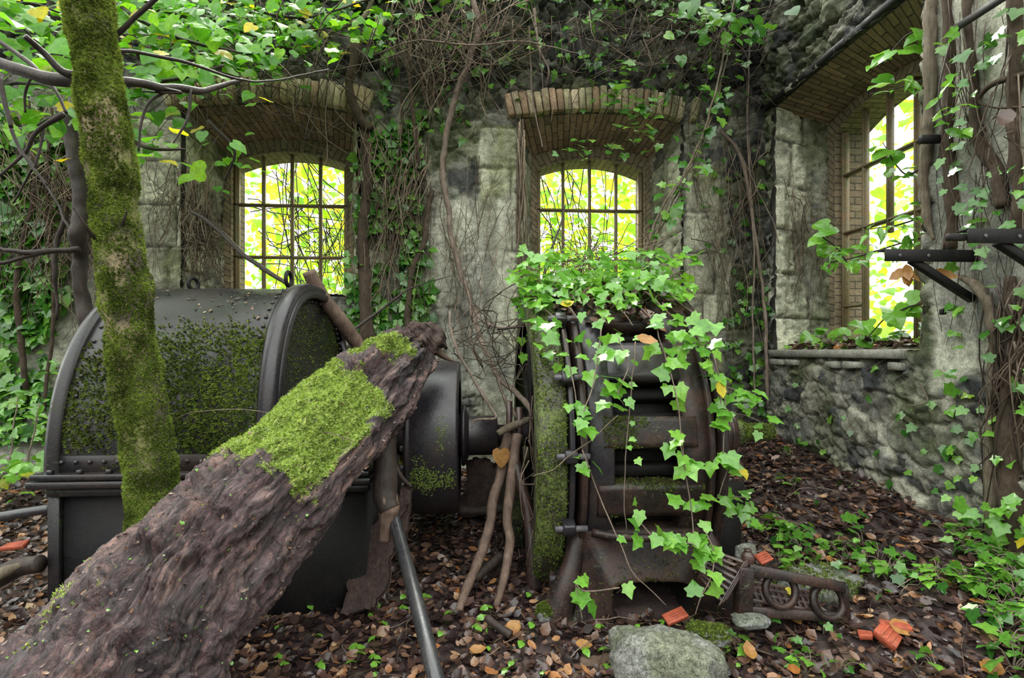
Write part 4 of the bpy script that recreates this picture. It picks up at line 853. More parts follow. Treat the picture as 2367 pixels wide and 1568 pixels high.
# cast iron pieces on the right
rc = thing('cast_iron_frame', 'rusty cast iron frame with two big rings lying in the leaf litter', 'iron scrap', at(1830, 1420, 2.75))
def flat_ring(c, e1, e2, ro, ri, th, n=40):
    nn = unit(np.cross(e1, e2)); V = []; F = []
    for i in range(n):
        a = 2*PI*i/n; d = e1*math.cos(a)+e2*math.sin(a)
        for r_, s in ((ro, 1), (ro, -1), (ri, -1), (ri, 1)): V.append(c+d*r_+nn*s*th)
    for i in range(n):
        for q in range(4): F.append((i*4+q, i*4+(q+1) % 4, ((i+1) % n)*4+(q+1) % 4, ((i+1) % n)*4+q))
    return np.array(V), F
Yc = 2.72; fp = lambda px, py, dy=0.0: at(px, py, Yc+dy)
def bar3(a, b, wd, th):
    a, b = np.array(a), np.array(b); d = b-a; L = np.linalg.norm(d); d = d/L; n = np.array([.12, -1, .25]); n = unit(n-d*(n@d)); s = np.cross(d, n); return obox((a+b)/2, d*L/2, s*wd, n*th, .15)
e1 = unit(fp(1950, 1345)-fp(1715, 1310)); n_ = unit(np.array([.1, -1, .3])); n_ = unit(n_-e1*(n_@e1)); e2 = np.cross(n_, e1); e2 = e2*(1 if e2[2] > 0 else -1)
part('top_rail', *bar3(fp(1730, 1316), fp(1950, 1358), .026, .022), M_rust, rc, smooth=False)
part('end_post', *bar3(fp(1722, 1310), fp(1716, 1420), .040, .03), M_rust, rc, smooth=False)
part('bottom_rail', *bar3(fp(1712, 1412), fp(1955, 1428), .024, .022), M_rust, rc, smooth=False)
part('ring', *flat_ring(fp(1804, 1365), e1, e2, .094, .066, .014), M_rust, rc, smooth=False)
part('ring', *flat_ring(fp(1915, 1390), e1, e2, .098, .067, .014), M_rust, rc, smooth=False)
part('corner_post', *bar3(fp(1950, 1358), fp(1955, 1428), .016, .02), M_rust, rc, smooth=False)
pa, pb = fp(1735, 1388, .04), fp(1900, 1416, .02); e = unit(pb-pa); bk = np.array([.05, .16, .03]); base_ = []
base_ += [bar3(pa+bk*k, pb+bk*k, .010, .008) for k in (0, .35, .7, 1.0)]
base_ += [obox(pa+(pb-pa)*t+bk*.5, e*.012, bk*.5, np.cross(e, unit(bk))*.006) for t in np.linspace(0.02, .98, 12)]
part('slotted_tray', *join(base_), M_rustb, rc, smooth=False)
V, F = [], []
fin = fp(1729, 1300, .03)
V, F = tube([fin+np.array([0, 0, z]) for z in (-.05, -.02, 0, .02, .04, .055, .065)], [.016, .02, .03, .034, .03, .018, .02], 12, 3); part('finial', V, F, M_rustb, rc)
gr = thing('iron_grille', 'slatted iron grille leaning on the generator foot left of the ringed frame', 'iron scrap', at(1672, 1400, 2.75))
A0, A1 = at(1728, 1296, 2.74), at(1668, 1398, 2.66); B0, B1 = at(1640, 1268, 2.86), at(1618, 1340, 2.80)
part('grooved_rail', *join([obox((A0+A1)/2+np.array([dx, dx*.5, dx*.3]), (A1-A0)/2, np.array([.010, .003, .004]), np.array([-.004, -.016, .016]), .2) for dx in (-.018, .006, .028)]), M_rustb, gr, smooth=False)
nrm = unit(np.cross(A1-A0, B0-A0))
for t in np.linspace(.06, .94, 8):
    a, b = A0+(A1-A0)*t, B0+(B1-B0)*t; part('slat', *obox((a+b)/2, (b-a)/2, unit(A1-A0)*.008, nrm*.006, .2), M_rustb, gr, smooth=False)
part('end_rail', *obox((B0+B1)/2, (B1-B0)/2, unit(B0-A0)*.012, nrm*.008), M_rustb, gr, smooth=False)
ra = thing('rail_clamp', 'small dark iron clamp with upright lug near the bottom edge', 'iron scrap', at(1800, 1560, 2.5))
part('foot_plate', *obox(at(1790, 1556, 2.5), (.05, .0, .01), (0, .03, 0), (0, 0, .012), .2), M_rust, ra, smooth=False); part('lug', *obox(at(1833, 1535, 2.5), (.017, .004, 0), (-.003, .02, 0), (.003, 0, .035), .25), M_black, ra, smooth=False)

# stones
def stone(name, label, cat, c, s, seed, mat=M_rock, colr=(.19, .19, .18), mossy=0.0, rot=0.0, power=2.6):
    n, m = 40, 64; V = []
    for i in range(n+1):
        ph = -PI/2+PI*i/n
        for j in range(m):
            a = 2*PI*j/m; d = np.array([math.cos(ph)*math.cos(a), math.cos(ph)*math.sin(a), math.sin(ph)]); k = (np.abs(d)**power).sum()**(-1/power); V.append(d*k)
    V = np.array(V); V = V*(1+(fbm(V+seed, 1.3, 4, seed)-.5)*.55+(fbm(V+seed, 5, 4, seed+1)-.5)*.12)[:, None]*np.array(s); cr, sr = math.cos(rot), math.sin(rot)
    V = np.stack([V[:, 0]*cr-V[:, 2]*sr*.0-V[:, 1]*sr, V[:, 0]*sr+V[:, 1]*cr, V[:, 2]], 1)+np.array(c)
    F = [(i*m+j, i*m+(j+1) % m, (i+1)*m+(j+1) % m, (i+1)*m+j) for i in range(n) for j in range(m)]
    col = np.array(colr)*(.55+.9*fbm(V, 22, 4, seed+2))[:, None]; col = mixc(col, (.10, .12, .045), sst(.45, .62, fbm(V, 6, 4, seed+3))*.5)
    root = thing(name, label, cat, (c[0], c[1], V[:, 2].min())) if mossy else None
    o = part('rock' if mossy else name, V, F, mat, root, col=col)
    if not mossy: return tag(o, label, cat)
    rg = np.random.default_rng(seed); P, N = sample(V, F, int(26000*max(s)*mossy), rg, lambda P, N: sst(.1, .5, N[:, 2]+fbm(P, 9, 3, seed+5)-.5)*sst(.40, .52, fbm(P, 7, 3, seed+6)+.04))
    v, f, r = scatter(TUFT, P, unit(N+np.array([0, 0, .4])), np.array([[0, 0, 1.0]]).repeat(len(P), 0), rg.uniform(.007, .014, len(P)), rg, .35); part('moss', v, f, M_moss, root, rnd=r); return root
cc = at(1535, 1545, 2.44); stone('boulder', 'big pale granite boulder in front of the generator foot', 'rock', (cc[0], 2.44, .05), (.26, .17, .18), 541, colr=(.20, .20, .18), rot=-.35)
cc = at(1905, 1345, 3.0); stone('rock', 'moss-capped rock behind the two-ringed iron frame', 'rock', (cc[0], 3.02, cc[2]-.07), (.24, .15, .13), 545, mossy=1.2)
cc = at(1262, 1425, 2.95); stone('stump', 'small moss-covered lump left of the generator foot', 'rock', (cc[0], 2.95, cc[2]-.02), (.05, .05, .09), 548, mossy=5.0)
cc = at(1725, 1275, 3.05); stone('rock', 'pale grey stone standing behind the iron finial', 'rock', (cc[0], 3.05, cc[2]-.01), (.06, .03, .055), 551, colr=(.30, .29, .30))
cc = at(1735, 1432, 2.66); stone('rock', 'flat grey stone under the two-ringed iron frame', 'rock', (cc[0], 2.66, cc[2]-.01), (.09, .06, .03), 553, colr=(.22, .22, .23))
cc = at(1640, 1462, 2.6); stone('rock', 'low mossy stone between the boulder and the iron grille', 'rock', (cc[0], 2.62, cc[2]-.02), (.10, .07, .045), 556, mossy=2.5)
def brickbit(px, py, Y, sz, rot, label, seed, tilt=.2):
    c = at(px, py, Y); ca, sa = math.cos(rot), math.sin(rot); ax = np.array([ca, sa, tilt*.5])*sz[0]; ay = np.array([-sa, ca, tilt])*sz[1]; az = np.cross(unit(ax), unit(ay))*sz[2]
    L = [obox(c, ax, ay, az, .15)]+[obox(c+unit(ay)*(k*sz[1]*.5)+unit(az)*sz[2], ax*.9, unit(ay)*sz[1]*.12, unit(az)*.004, .2) for k in (-1, 0, 1)]
    V, F = join(L); V = V+(np.stack([fbm(V, 25, 3, seed+i) for i in range(3)], 1)-.5)*.012
    tag(part('brick_fragment', V, F, M_red, smooth=False), label, 'brick')
brickbit(2052, 1472, 2.52, (.045, .045, .02), .6, 'largest ridged red brick piece lying on the leaves', 561, .5)
brickbit(2070, 1450, 2.58, (.065, .022, .018), -.5, 'narrow red brick piece touching the largest ridged one', 562, .1)
brickbit(2000, 1468, 2.55, (.03, .02, .014), -.5, 'small red brick chip left of the largest ridged piece', 563, .2)
brickbit(2150, 1482, 2.5, (.038, .016, .012), -.45, 'thin red brick shard right of the largest ridged piece', 564, .2)
brickbit(1765, 1290, 3.0, (.04, .03, .008), .3, 'orange-red tile shard beside the pale standing stone', 565, .5)
brickbit(35, 1262, 3.2, (.055, .03, .012), .1, 'flat red tile piece at the left edge by the casing base', 566, .2)
brickbit(1560, 1425, 2.75, (.06, .03, .01), .3, 'red tile edge showing behind the granite boulder', 567, .4)

# iron brackets on the right wall
def bracket(name, label, Y, z, xf, xb=XR-.02, drop=.24):
    r_ = thing(name, label, 'bracket', (XR, Y, z-drop))
    b = part('arm', *join([obox(((xf+xb)/2, Y-.02, z), ((xb-xf)/2, 0, 0), (0, .005, 0), (0, 0, .036), .1), obox(((xf+xb)/2, Y+.01, z+.032), ((xb-xf)/2, 0, 0), (0, .032, 0), (0, 0, .005), .1)]), M_black, r_, smooth=False)
    for x in (xf+.09, xf+.27): part('bolt_head', *ball((x, Y-.028, z-.002), .011, (1, .5, 1)), M_bead, b)
    part('brace', *obox(((xf+.19+xb)/2, Y+.012, z-drop/2-.02), ((xb-xf-.19)/2, 0, -drop/2), (0, .022, 0), (.010, 0, .018), .1), M_black, r_, smooth=False); return r_
bracket('wall_bracket', 'black iron angle bracket reaching in front of the side window', 3.156, 2.075, 2.442)
bk2 = bracket('wall_bracket', 'nearer black iron bracket cut off by the right edge', 2.60, 2.075, 2.44); part('tip_nut', *obox((2.40, 2.6, 2.07), (.05, 0, 0), (0, .015, 0), (0, 0, .017), .3), M_black, bk2, smooth=False)
V, F = obox(atX(2160, 322, 2.98), (.10, 0, .005), (0, .02, 0), (0, 0, .024), .1); tag(part('iron_peg', V, F, M_black, smooth=False), 'short flat iron peg on the wall edge high beside the side window', 'iron')
q = atX(2200, 716, 3.0); V, F = join([obox(q, (.07, .02, 0), (0, .01, 0), (0, 0, .008)), obox(q+np.array([-.06, 0, -.015]), (.016, 0, 0), (0, .012, 0), (0, 0, .018), .2)]); tag(part('iron_peg', V, F, M_black, smooth=False), 'small hooked iron peg under the angle bracket', 'iron')
V, F = obox((atX(2225, 55, 2.95)+atX(2310, 0, 2.9))/2, (atX(2310, 0, 2.9)-atX(2225, 55, 2.95))*.8, (.01, 0, .004), (0, .02, .025), .1); tag(part('iron_strap', V, F, M_black, smooth=False), 'flat iron strap slanting at the top right corner', 'iron')

# ================================================================== vegetation
def leaves_on(pts, n, spread, size, tpl, rng, droop=.6, face=(0, -1, .5), jit=.45, rr=(0, 1)):
    S = smooth_path(pts, 10); i = rng.integers(0, len(S)-1, n); t = rng.random((n, 1)); P = S[i]*(1-t)+S[i+1]*t
    P = P+rng.normal(0, 1, (n, 3))*np.array(spread); N = np.array([face], float).repeat(n, 0); T = np.array([[0, 0, -droop]]).repeat(n, 0)+rng.normal(0, .5, (n, 3))
    return scatter(tpl, P, N, T, rng.uniform(size[0], size[1], n), rng, jit, rr)
def jn(L):
    n = 0; Vs, Fs, Rs = [], [], []
    for V, F, r in L: Vs.append(V); Fs.append(F+n); Rs.append(r); n += len(V)
    return np.concatenate(Vs), np.concatenate(Fs), np.concatenate(Rs)
def plant(name, label, cat, stems, fol=None, smat=None, group=None, leafpart='foliage', lmat=None, base=None, wob=.012, rough=.2, stemname='stem', seg=8):
    root = thing(name, label, cat, base if base is not None else stems[0][0][-1], group)
    for i, (pts, r) in enumerate(stems): part(stemname, *tube(pts, r, seg, 8, wob, rough, i), smat, root)
    if fol is not None:
        V, F, r = fol; o = part(leafpart, V, F, lmat, root, rnd=r)
    return root
def strands(P0, P1, n, rng, sag, r, seg=4, k=9, jit=.15):
    """many thin fibres between jittered end points -> V, F, rnd"""
    Vs, Fs, Rs, c = [], [], [], 0
    for q in range(n):
        a, b = P0(rng), P1(rng); m = [a]+[a+(b-a)*t+rng.normal(0, jit, 3)*math.sin(PI*t)+np.array([0, 0, -sag*math.sin(PI*t)]) for t in (.25, .5, .75)]+[b]
        V, F = tube(m, [r*rng.uniform(.6, 1.4), r*.5], seg, max(2, k//4), r*1.5, 0, q); F = np.array([f for f in F if len(f) == 4]); Vs.append(V); Fs.append(F+c); c += len(V); Rs.append(np.full(len(V), rng.random()))
    return np.concatenate(Vs), np.concatenate(Fs), np.concatenate(Rs)
upv = np.array([0, 0, 1.0])

# ---- woodland outside the windows
rng = np.random.default_rng(21)
def outcloud(n, pxr, pyr, Yr, size, rng, tpl=HEART):
    P = []
    while len(P) < n:
        px, py = rng.uniform(*pxr), rng.uniform(*pyr); Y = Yr[0]+(Yr[1]-Yr[0])*rng.random()**.8; P.append(at(px, py, Y))
    P = np.array(P); k = fbm(P, 1.1, 3, 600)+.25*(fbm(P, 4, 2, 601)-.5); P = P[k > .47]; m = len(P)
    return scatter(tpl, P, np.array([[0, -.8, .9]]).repeat(m, 0), np.array([[0, 0, -.8]]).repeat(m, 0)+rng.normal(0, .5, (m, 3)), rng.uniform(size[0], size[1], m), rng, .6)
for nm, a, b, yr, lab, n in (('woodland_foliage', (500, 840), (330, 720), (7.2, 12), 'sunlit green woodland leaves beyond the left arched window', 3600), ('woodland_foliage', (1200, 1530), (340, 720), (7.2, 12), 'sunlit green woodland leaves beyond the right arched window', 3600)):
    V, F, r = outcloud(n, a, b, yr, (.07, .17), rng); stuff(nm, V, F, M_out, lab, 'foliage', rnd=r)
P = np.stack([rng.uniform(4.6, 11, 9000), rng.uniform(3.0, 15, 9000), rng.uniform(.8, 7.5, 9000)], 1)
k = fbm(P, .9, 3, 610)+.3*(fbm(P, 4, 2, 611)-.5); P = P[(k > .50) & (P[:, 1] < P[:, 0]*1.75+.5) & (P[:, 1] > P[:, 0]*.75)]; m = len(P)
V, F, r = scatter(HEART, P, np.array([[-.5, -.6, .9]]).repeat(m, 0), np.array([[0, 0, -.8]]).repeat(m, 0)+rng.normal(0, .5, (m, 3)), rng.uniform(.09, .2, m), rng, .6); stuff('woodland_foliage', V, F, M_out, 'sunlit green woodland leaves beyond the side window', 'foliage', rnd=r)
# thin dark stems tangled outside the openings
for cx, lab, n in ((WIN[0], 'tangle of thin dark bramble stems outside the left arched window', 46), (WIN[1], 'tangle of thin dark bramble stems outside the right arched window', 26)):
    V, F, r = strands(lambda g: np.array([cx+g.uniform(-.9, .2), 7.0+g.uniform(0, .7), g.uniform(2.6, 4.2)]), lambda g: np.array([cx+g.uniform(-.2, .9), 7.0+g.uniform(0, .8), g.uniform(1.6, 3.2)]), n, rng, -.06, .0065, 5, 12, .14)
    V2, F2, r2 = strands(lambda g: np.array([cx+g.uniform(-.8, .8), 7.0+g.uniform(0, .7), 4.2]), lambda g: np.array([cx+g.uniform(-.9, .9), 7.0+g.uniform(0, .8), .42]), n//3, rng, 0, .006, 5, 12, .10)
    V, F, r = jn([(V, F, r), (V2, F2, r2)]); stuff('bramble_stems', V, F, M_rootsd, lab, 'stems', rnd=r*.7)
for i, (y, x, rr_, lab) in enumerate(((6.3, 5.4, .03, 'slim sapling trunk outside the side window near its far jamb'), (5.9, 5.6, .022, 'thin sapling trunk in the middle of the side window'), (5.6, 5.9, .028, 'pale sapling trunk outside behind the angle bracket'))):
    V, F = tube([(x, y, .46), (x+.05, y, 1.5), (x-.04, y+.05, 3), (x+.1, y, 5.2)], [rr_, rr_*.6], 8, 8, .02); tag(part('sapling', V, F, M_bark), lab, 'tree')

# ---- top left shrub
rng = np.random.default_rng(22)
stems = []; Ls = []
for pts, n, sp, sz in ((((150, -70, 4.6), (300, 0, 4.5), (450, 45, 4.5), (620, 85, 4.7), (790, 60, 5.0)), 120, (.30, .22, .13), (.09, .17)), (((200, -40, 4.2), (330, 50, 4.0), (470, 105, 4.0), (600, 130, 4.2)), 100, (.26, .2, .10), (.09, .17)),
        (((260, 250, 3.8), (330, 200, 3.7), (420, 180, 3.7), (520, 150, 3.9)), 40, (.13, .13, .10), (.09, .16)), (((420, -60, 4.9), (560, 10, 4.8), (700, 40, 4.8), (880, -10, 5.0)), 120, (.28, .2, .12), (.08, .15)),
        (((240, 20, 4.8), (430, 40, 5.0), (640, 60, 5.1)), 90, (.35, .15, .2), (.08, .15)), (((270, 300, 3.6), (330, 340, 3.5), (430, 345, 3.5)), 12, (.12, .1, .1), (.08, .14)), (((480, 280, 4.2), (540, 350, 4.2), (520, 420, 4.3)), 8, (.08, .1, .1), (.07, .12))):
    p = path(pts); stems.append((p, [.016, .012, .007])); Ls.append(leaves_on(p, int(n*2.3), sp, (sz[0]*.72, sz[1]*.76), HEART, rng, .5, (.1, -.75, .75), .42, (0, .97)))
plant('overhanging_shrub', 'leafy shrub hanging over the left arched window at the top left', 'shrub', stems, jn(Ls), M_barkd, lmat=M_can, base=at(240, -20, 5.3), stemname='branch')
stems = []; Ls = []
for pts, n, sp, sz in ((((-60, -20, 3.6), (40, 60, 3.5), (120, 120, 3.5)), 55, (.2, .2, .14), (.10, .17)), (((-60, 220, 3.5), (40, 190, 3.4), (140, 210, 3.3)), 32, (.18, .18, .12), (.09, .16)), (((-40, 30, 3.9), (60, 10, 3.8), (140, 30, 3.8)), 40, (.2, .2, .1), (.09, .16)), (((20, 300, 3.4), (90, 290, 3.3), (140, 260, 3.3)), 12, (.1, .1, .1), (.08, .13))):
    p = path(pts); stems.append((p, [.014, .01, .006])); Ls.append(leaves_on(p, int(n*1.9), sp, (sz[0]*.72, sz[1]*.78), HEART, rng, .5, (.1, -.75, .75), .42, (0, .97)))
plant('overhanging_shrub', 'leafy branches in the top left corner behind the mossy tree', 'shrub', stems, jn(Ls), M_barkd, lmat=M_can, base=at(-40, 0, 3.8), stemname='branch')
# bare dark twigs at the far left
stems = [(path(p), r) for p, r in ((((-20, 85, 2.95), (60, 140, 2.92), (85, 160, 2.9), (125, 205, 2.88), (152, 262, 2.86)), [.012, .010, .007]), (((0, 180, 3.0), (12, 245, 3.0), (25, 295, 3.0)), [.012, .010]), (((150, 262, 3.1), (95, 300, 3.1), (55, 355, 3.1), (-20, 420, 3.1)), [.014, .011, .006]), (((25, 295, 3.0), (60, 370, 3.0), (110, 430, 3.0)), [.009, .005]), (((82, 160, 2.9), (62, 200, 2.9), (60, 260, 2.92)), [.008, .005]), (((100, 290, 3.1), (85, 380, 3.1), (70, 400, 3.1), (30, 470, 3.15)), [.008, .005]))]
plant('bare_twig', 'bare forked dark twigs in front of the ivy at the left edge', 'twig', stems, None, M_barkd, base=at(0, 200, 3.0), stemname='twig', wob=.01)

# ---- dead dark trunk behind the mossy tree
stems = [(path(((150, 250, 4.6), (165, 330, 4.6), (178, 400, 4.6), (190, 470, 4.6), (182, 540, 4.55), (186, 600, 4.6), (188, 680, 4.6), (205, 760, 4.6), (200, 900, 4.6))), [.05, .055, .06, .065, .06, .055, .055, .06, .07]), (path(((185, 575, 4.5), (120, 578, 4.45), (60, 582, 4.4), (-30, 570, 4.4))), [.026, .022, .016]), (path(((130, 580, 4.45), (60, 592, 4.4), (-20, 615, 4.4))), [.018, .012]), (path(((150, 500, 4.7), (128, 600, 4.7), (132, 740, 4.7))), [.022, .018, .01]), (path(((60, 360, 4.8), (130, 470, 4.7), (180, 560, 4.6))), [.01, .012])]
plant('dead_tree', 'dark knotty dead trunk with side branches behind the mossy tree', 'tree', stems, None, M_barkd, base=at(200, 900, 4.6), stemname='limb', rough=.35, wob=.02, seg=12)

# ---- wall ivy
def wallivy(name, label, cloud, stems, smat, lmat, size, rng, tpl=IVY, off=(.03, .14), face=(0, -1, .45), base=None, jit=.42):
    P = []; 
    for (x0, x1), (y0, y1), n in cloud:
        for _ in range(n): P.append(at(rng.uniform(x0, x1), rng.uniform(y0, y1), YB-rng.uniform(*off)))
    P = np.array(P); k = fbm(P, 3.5, 3, int(rng.integers(900))); P = P[k > .40]; m = len(P)
    fol = scatter(tpl, P, np.array([face], float).repeat(m, 0), np.array([[0, 0, -.8]]).repeat(m, 0)+rng.normal(0, .35, (m, 3)), rng.uniform(size[0], size[1], m), rng, jit)
    return plant(name, label, 'ivy', stems, fol, smat, lmat=lmat, base=base, rough=.4)
rng = np.random.default_rng(23)
stems = [(path(((845, 290, 5.5), (850, 420, 5.48), (838, 540, 5.48), (845, 650, 5.46), (850, 790, 5.44))), [.05, .06, .055, .065, .07]), (path(((1000, 440, 5.5), (985, 500, 5.48), (982, 560, 5.47), (955, 620, 5.46), (945, 700, 5.45), (940, 790, 5.45))), [.028, .032, .03, .032, .03]), (path(((905, 60, 5.5), (930, 250, 5.5), (915, 420, 5.48), (905, 620, 5.46))), [.014, .012]), (path(((960, 40, 5.4), (945, 140, 5.42), (960, 300, 5.46), (975, 450, 5.48))), [.03, .024, .016])]
wallivy('climbing_ivy', 'dense ivy climbing the pier between the two arched windows', (((815, 975), (285, 780), 900), ((800, 1000), (560, 790), 420), ((860, 1080), (30, 330), 120), ((820, 900), (480, 780), 160)), stems, M_fuzz, M_ivy, (.05, .11), rng, base=at(850, 800, 5.45))
stems = [(path(((60, 200, 5.45), (80, 420, 5.45), (40, 640, 5.45), (60, 900, 5.45))), [.02, .025, .03]), (path(((120, 250, 5.45), (110, 480, 5.45), (125, 700, 5.45), (100, 950, 5.4))), [.014, .018, .016]), (path(((250, 280, 5.45), (232, 460, 5.45), (240, 600, 5.45))), [.012, .012])]
wallivy('climbing_ivy', 'straggling ivy and stems on the plastered wall at the left edge', (((-40, 150), (270, 720), 720), ((-40, 300), (230, 500), 330), ((-40, 120), (650, 1020), 420)), stems, M_fuzz, M_ivy, (.06, .13), rng, base=at(60, 1000, 5.4))
stems = [(path(((1665, 300, 5.5), (1710, 360, 5.48), (1735, 470, 5.47), (1752, 600, 5.46), (1768, 720, 5.45), (1775, 940, 5.4))), [.016, .02, .018, .016]), (path(((1735, 60, 5.5), (1728, 300, 5.48), (1742, 560, 5.46), (1740, 760, 5.45), (1745, 950, 5.42))), [.008, .009, .008]), (path(((1700, 330, 5.5), (1780, 500, 5.4), (1800, 560, 5.35))), [.006, .005])]
wallivy('climbing_ivy', 'thin bare ivy stems running up the dark back corner', (((1680, 1780), (620, 960), 90), ((1600, 1760), (330, 640), 30)), stems, M_bark, M_ivy, (.05, .09), rng, base=at(1770, 960, 5.4))
stems = [(path(((1705, -30, 4.9), (1668, 150, 4.9), (1640, 260, 4.85), (1600, 370, 4.8), (1545, 470, 4.75), (1500, 590, 4.7), (1470, 660, 4.6))), [.008, .010, .010, .012, .009]), (path(((1700, 40, 4.95), (1655, 240, 4.9), (1590, 400, 4.85), (1530, 520, 4.8), (1490, 640, 4.7))), [.006, .007, .008]), (path(((1690, 100, 5.0), (1610, 380, 4.95), (1560, 470, 4.9), (1480, 620, 4.8))), [.005, .006]), (path(((1600, 380, 4.8), (1530, 480, 4.75), (1500, 560, 4.72), (1460, 640, 4.65))), [.012, .012, .006])]
Ls = [leaves_on(stems[0][0], 90, (.07, .08, .1), (.06, .12), IVY, rng, .7, (0, -.8, .7)), leaves_on(path(((1400, 150, 5.2), (1450, 230, 5.1), (1520, 280, 5.0))), 60, (.14, .08, .1), (.06, .12), IVY, rng, .4, (0, -.5, .9), .3), leaves_on(path(((1330, 340, 5.2), (1430, 330, 5.1), (1520, 320, 5.1))), 26, (.12, .08, .06), (.06, .11), IVY, rng, .4, (0, -.5, .9), .3), leaves_on(path(((1560, 20, 5.0), (1650, 60, 4.8), (1740, 40, 4.8))), 50, (.2, .1, .12), (.08, .13), HEART, rng, .6)]
plant('hanging_ivy', 'pale-stemmed ivy trailing across the right side of the right arched window', 'ivy', stems, jn(Ls), M_barkp, lmat=M_ivy, base=at(1470, 660, 4.6), wob=.015)
# ivy fringe along the wall top
Ls = [leaves_on([np.array([-1.6, 5.45, 5.05]), np.array([0, 5.45, 5.1]), np.array([2.9, 5.45, 5.05])], 420, (.3, .1, .16), (.06, .12), IVY, rng, .7, (0, -.8, .6)), leaves_on([np.array([-.4, 5.45, 4.6]), np.array([1.2, 5.45, 4.5]), np.array([2.8, 5.45, 4.4])], 170, (.3, .06, .25), (.05, .1), IVY, rng, .8, (0, -.9, .45))]
V, F, r = jn(Ls); stuff('ivy_fringe', V, F, M_ivy, 'scattered ivy leaves along the dark top of the back wall', 'foliage', rnd=r)
Ls = [leaves_on([np.array([-1.6, 5.6, 5.5]), np.array([0, 5.7, 5.55]), np.array([3.4, 5.7, 5.5])], 500, (.3, .2, .16), (.08, .15), HEART, rng, .5, (0, -.6, .8)), leaves_on([np.array([-5, 5.6, 5.3]), np.array([-3, 5.7, 5.35]), np.array([-1.6, 5.7, 5.4])], 420, (.3, .25, .3), (.08, .15), HEART, rng, .5, (0, -.6, .8))]
V, F, r = jn(Ls); stuff('wall_top_foliage', V, F, M_can, 'bushes growing along the broken top of the back wall', 'foliage', rnd=r)
# lush plants on the ground by the left edge
Ls = [leaves_on(path(((-40, 1040, 4.7), (30, 960, 4.8), (90, 920, 4.8))), 90, (.14, .2, .16), (.07, .14), LANCE, rng, .2, (0, -.5, .9), .4), leaves_on(path(((-40, 1100, 4.5), (60, 1080, 4.5))), 40, (.2, .15, .05), (.06, .11), HEART, rng, .2, (0, -.4, .9))]
plant('leafy_plant', 'bright green leafy plant on the ground at the left edge behind the casing', 'plant', [(path(((20, 1090, 4.7), (30, 1000, 4.75), (40, 920, 4.8))), [.008, .005]), (path(((60, 1090, 4.7), (75, 1010, 4.75), (90, 930, 4.8))), [.008, .005])], jn(Ls), M_bark, lmat=M_ivyb, base=at(30, 1090, 4.7))

# ---- bare woody vines on the back wall
def vine(label, pts, r, mat=M_bark, name='woody_vine', rough=.25, wob=.012, seg=9): return tag(part(name, *tube(path(pts), r, seg, 9, wob, rough, len(label)), mat), label, 'vine')
vine('thick grey vine snaking down the middle pier onto the shaft', ((1085, -30, 5.3), (1105, 60, 5.32), (1092, 120, 5.35), (1052, 225, 5.4), (1030, 330, 5.44), (1022, 400, 5.45), (1035, 480, 5.45), (1045, 560, 5.44), (1072, 650, 5.42), (1095, 730, 5.3), (1118, 800, 5.0), (1150, 870, 4.6), (1190, 905, 4.25), (1215, 930, 4.0), (1232, 958, 3.85)), [.026, .028, .03, .03, .028, .027, .026, .024, .024, .022, .02])
vine('slender forked vine branch beside the thick grey vine near the generator', ((1150, 862, 4.6), (1160, 905, 4.4), (1180, 940, 4.2), (1195, 965, 4.0)), [.016, .012, .009])
vine('thin branch arching from the thick vine towards the generator', ((1095, 715, 5.2), (1120, 745, 5.0), (1160, 757, 4.8), (1200, 752, 4.6), (1245, 725, 4.4)), [.015, .013, .012, .008])
vine('dark upright stem rising from the generator flange past the window', ((1235, 770, 3.9), (1255, 690, 3.95), (1262, 620, 4.1), (1295, 520, 4.3), (1310, 470, 4.4)), [.016, .014, .012, .007, .004], M_barkd)
vine('dark branch sweeping left from the generator top', ((1440, 580, 4.3), (1380, 620, 4.2), (1320, 680, 4.1), (1270, 730, 4.0), (1220, 755, 4.0), (1150, 762, 4.1)), [.005, .008, .010, .010, .006], M_barkd)
vine('curling twig on the flywheel shaft', ((1040, 720, 4.0), (1050, 790, 3.9), (1095, 880, 3.85), (1125, 930, 3.75), (1145, 968, 3.65), (1100, 972, 3.6), (1090, 990, 3.58)), [.009, .01, .01, .009, .007], M_bark)
vine('thin straight dark vine slanting across above the ivy pier', ((640, -20, 4.8), (720, 130, 4.9), (860, 260, 5.1), (985, 420, 5.4)), [.006, .006, .005], M_barkd)
vine('long dark vine looping over the left arch', ((440, 0, 4.5), (560, 130, 4.6), (640, 250, 4.8), (735, 310, 5.0), (790, 280, 5.2)), [.006, .006, .004], M_barkd)
vine('crooked brown twig hanging in front of the right arch top', ((1235, 20, 5.2), (1245, 110, 5.2), (1268, 160, 5.2), (1262, 200, 5.25)), [.012, .01, .006])
vine('thin hanging vine ending left of the right arch', ((1222, 60, 5.42), (1226, 150, 5.4), (1232, 230, 5.36), (1245, 300, 5.33), (1253, 340, 5.3)), [.008, .007, .005])
vine('thick hairy vine root hanging right of the left arch', ((822, 60, 5.45), (818, 150, 5.45), (805, 200, 5.45), (830, 270, 5.45), (860, 300, 5.45)), [.05, .045, .04, .045, .04], M_fuzz, rough=.5)
vine('pale branch in the upper middle above the left arch', ((860, 0, 5.0), (840, 40, 5.0), (800, 60, 5.0), (760, 80, 5.1), (735, 105, 5.2)), [.022, .02, .016, .01], M_barkp)
vine('long bare twig crossing from the left to the ivy pier', ((620, 180, 4.9), (720, 170, 4.95), (850, 145, 5.0), (945, 112, 5.1)), [.005, .005, .004], M_bark)
vine('arching bare branch above the middle pier', ((860, 130, 5.2), (960, 95, 5.1), (1100, 105, 5.05), (1200, 95, 5.05), (1335, 122, 5.1)), [.007, .008, .008, .005], M_bark)
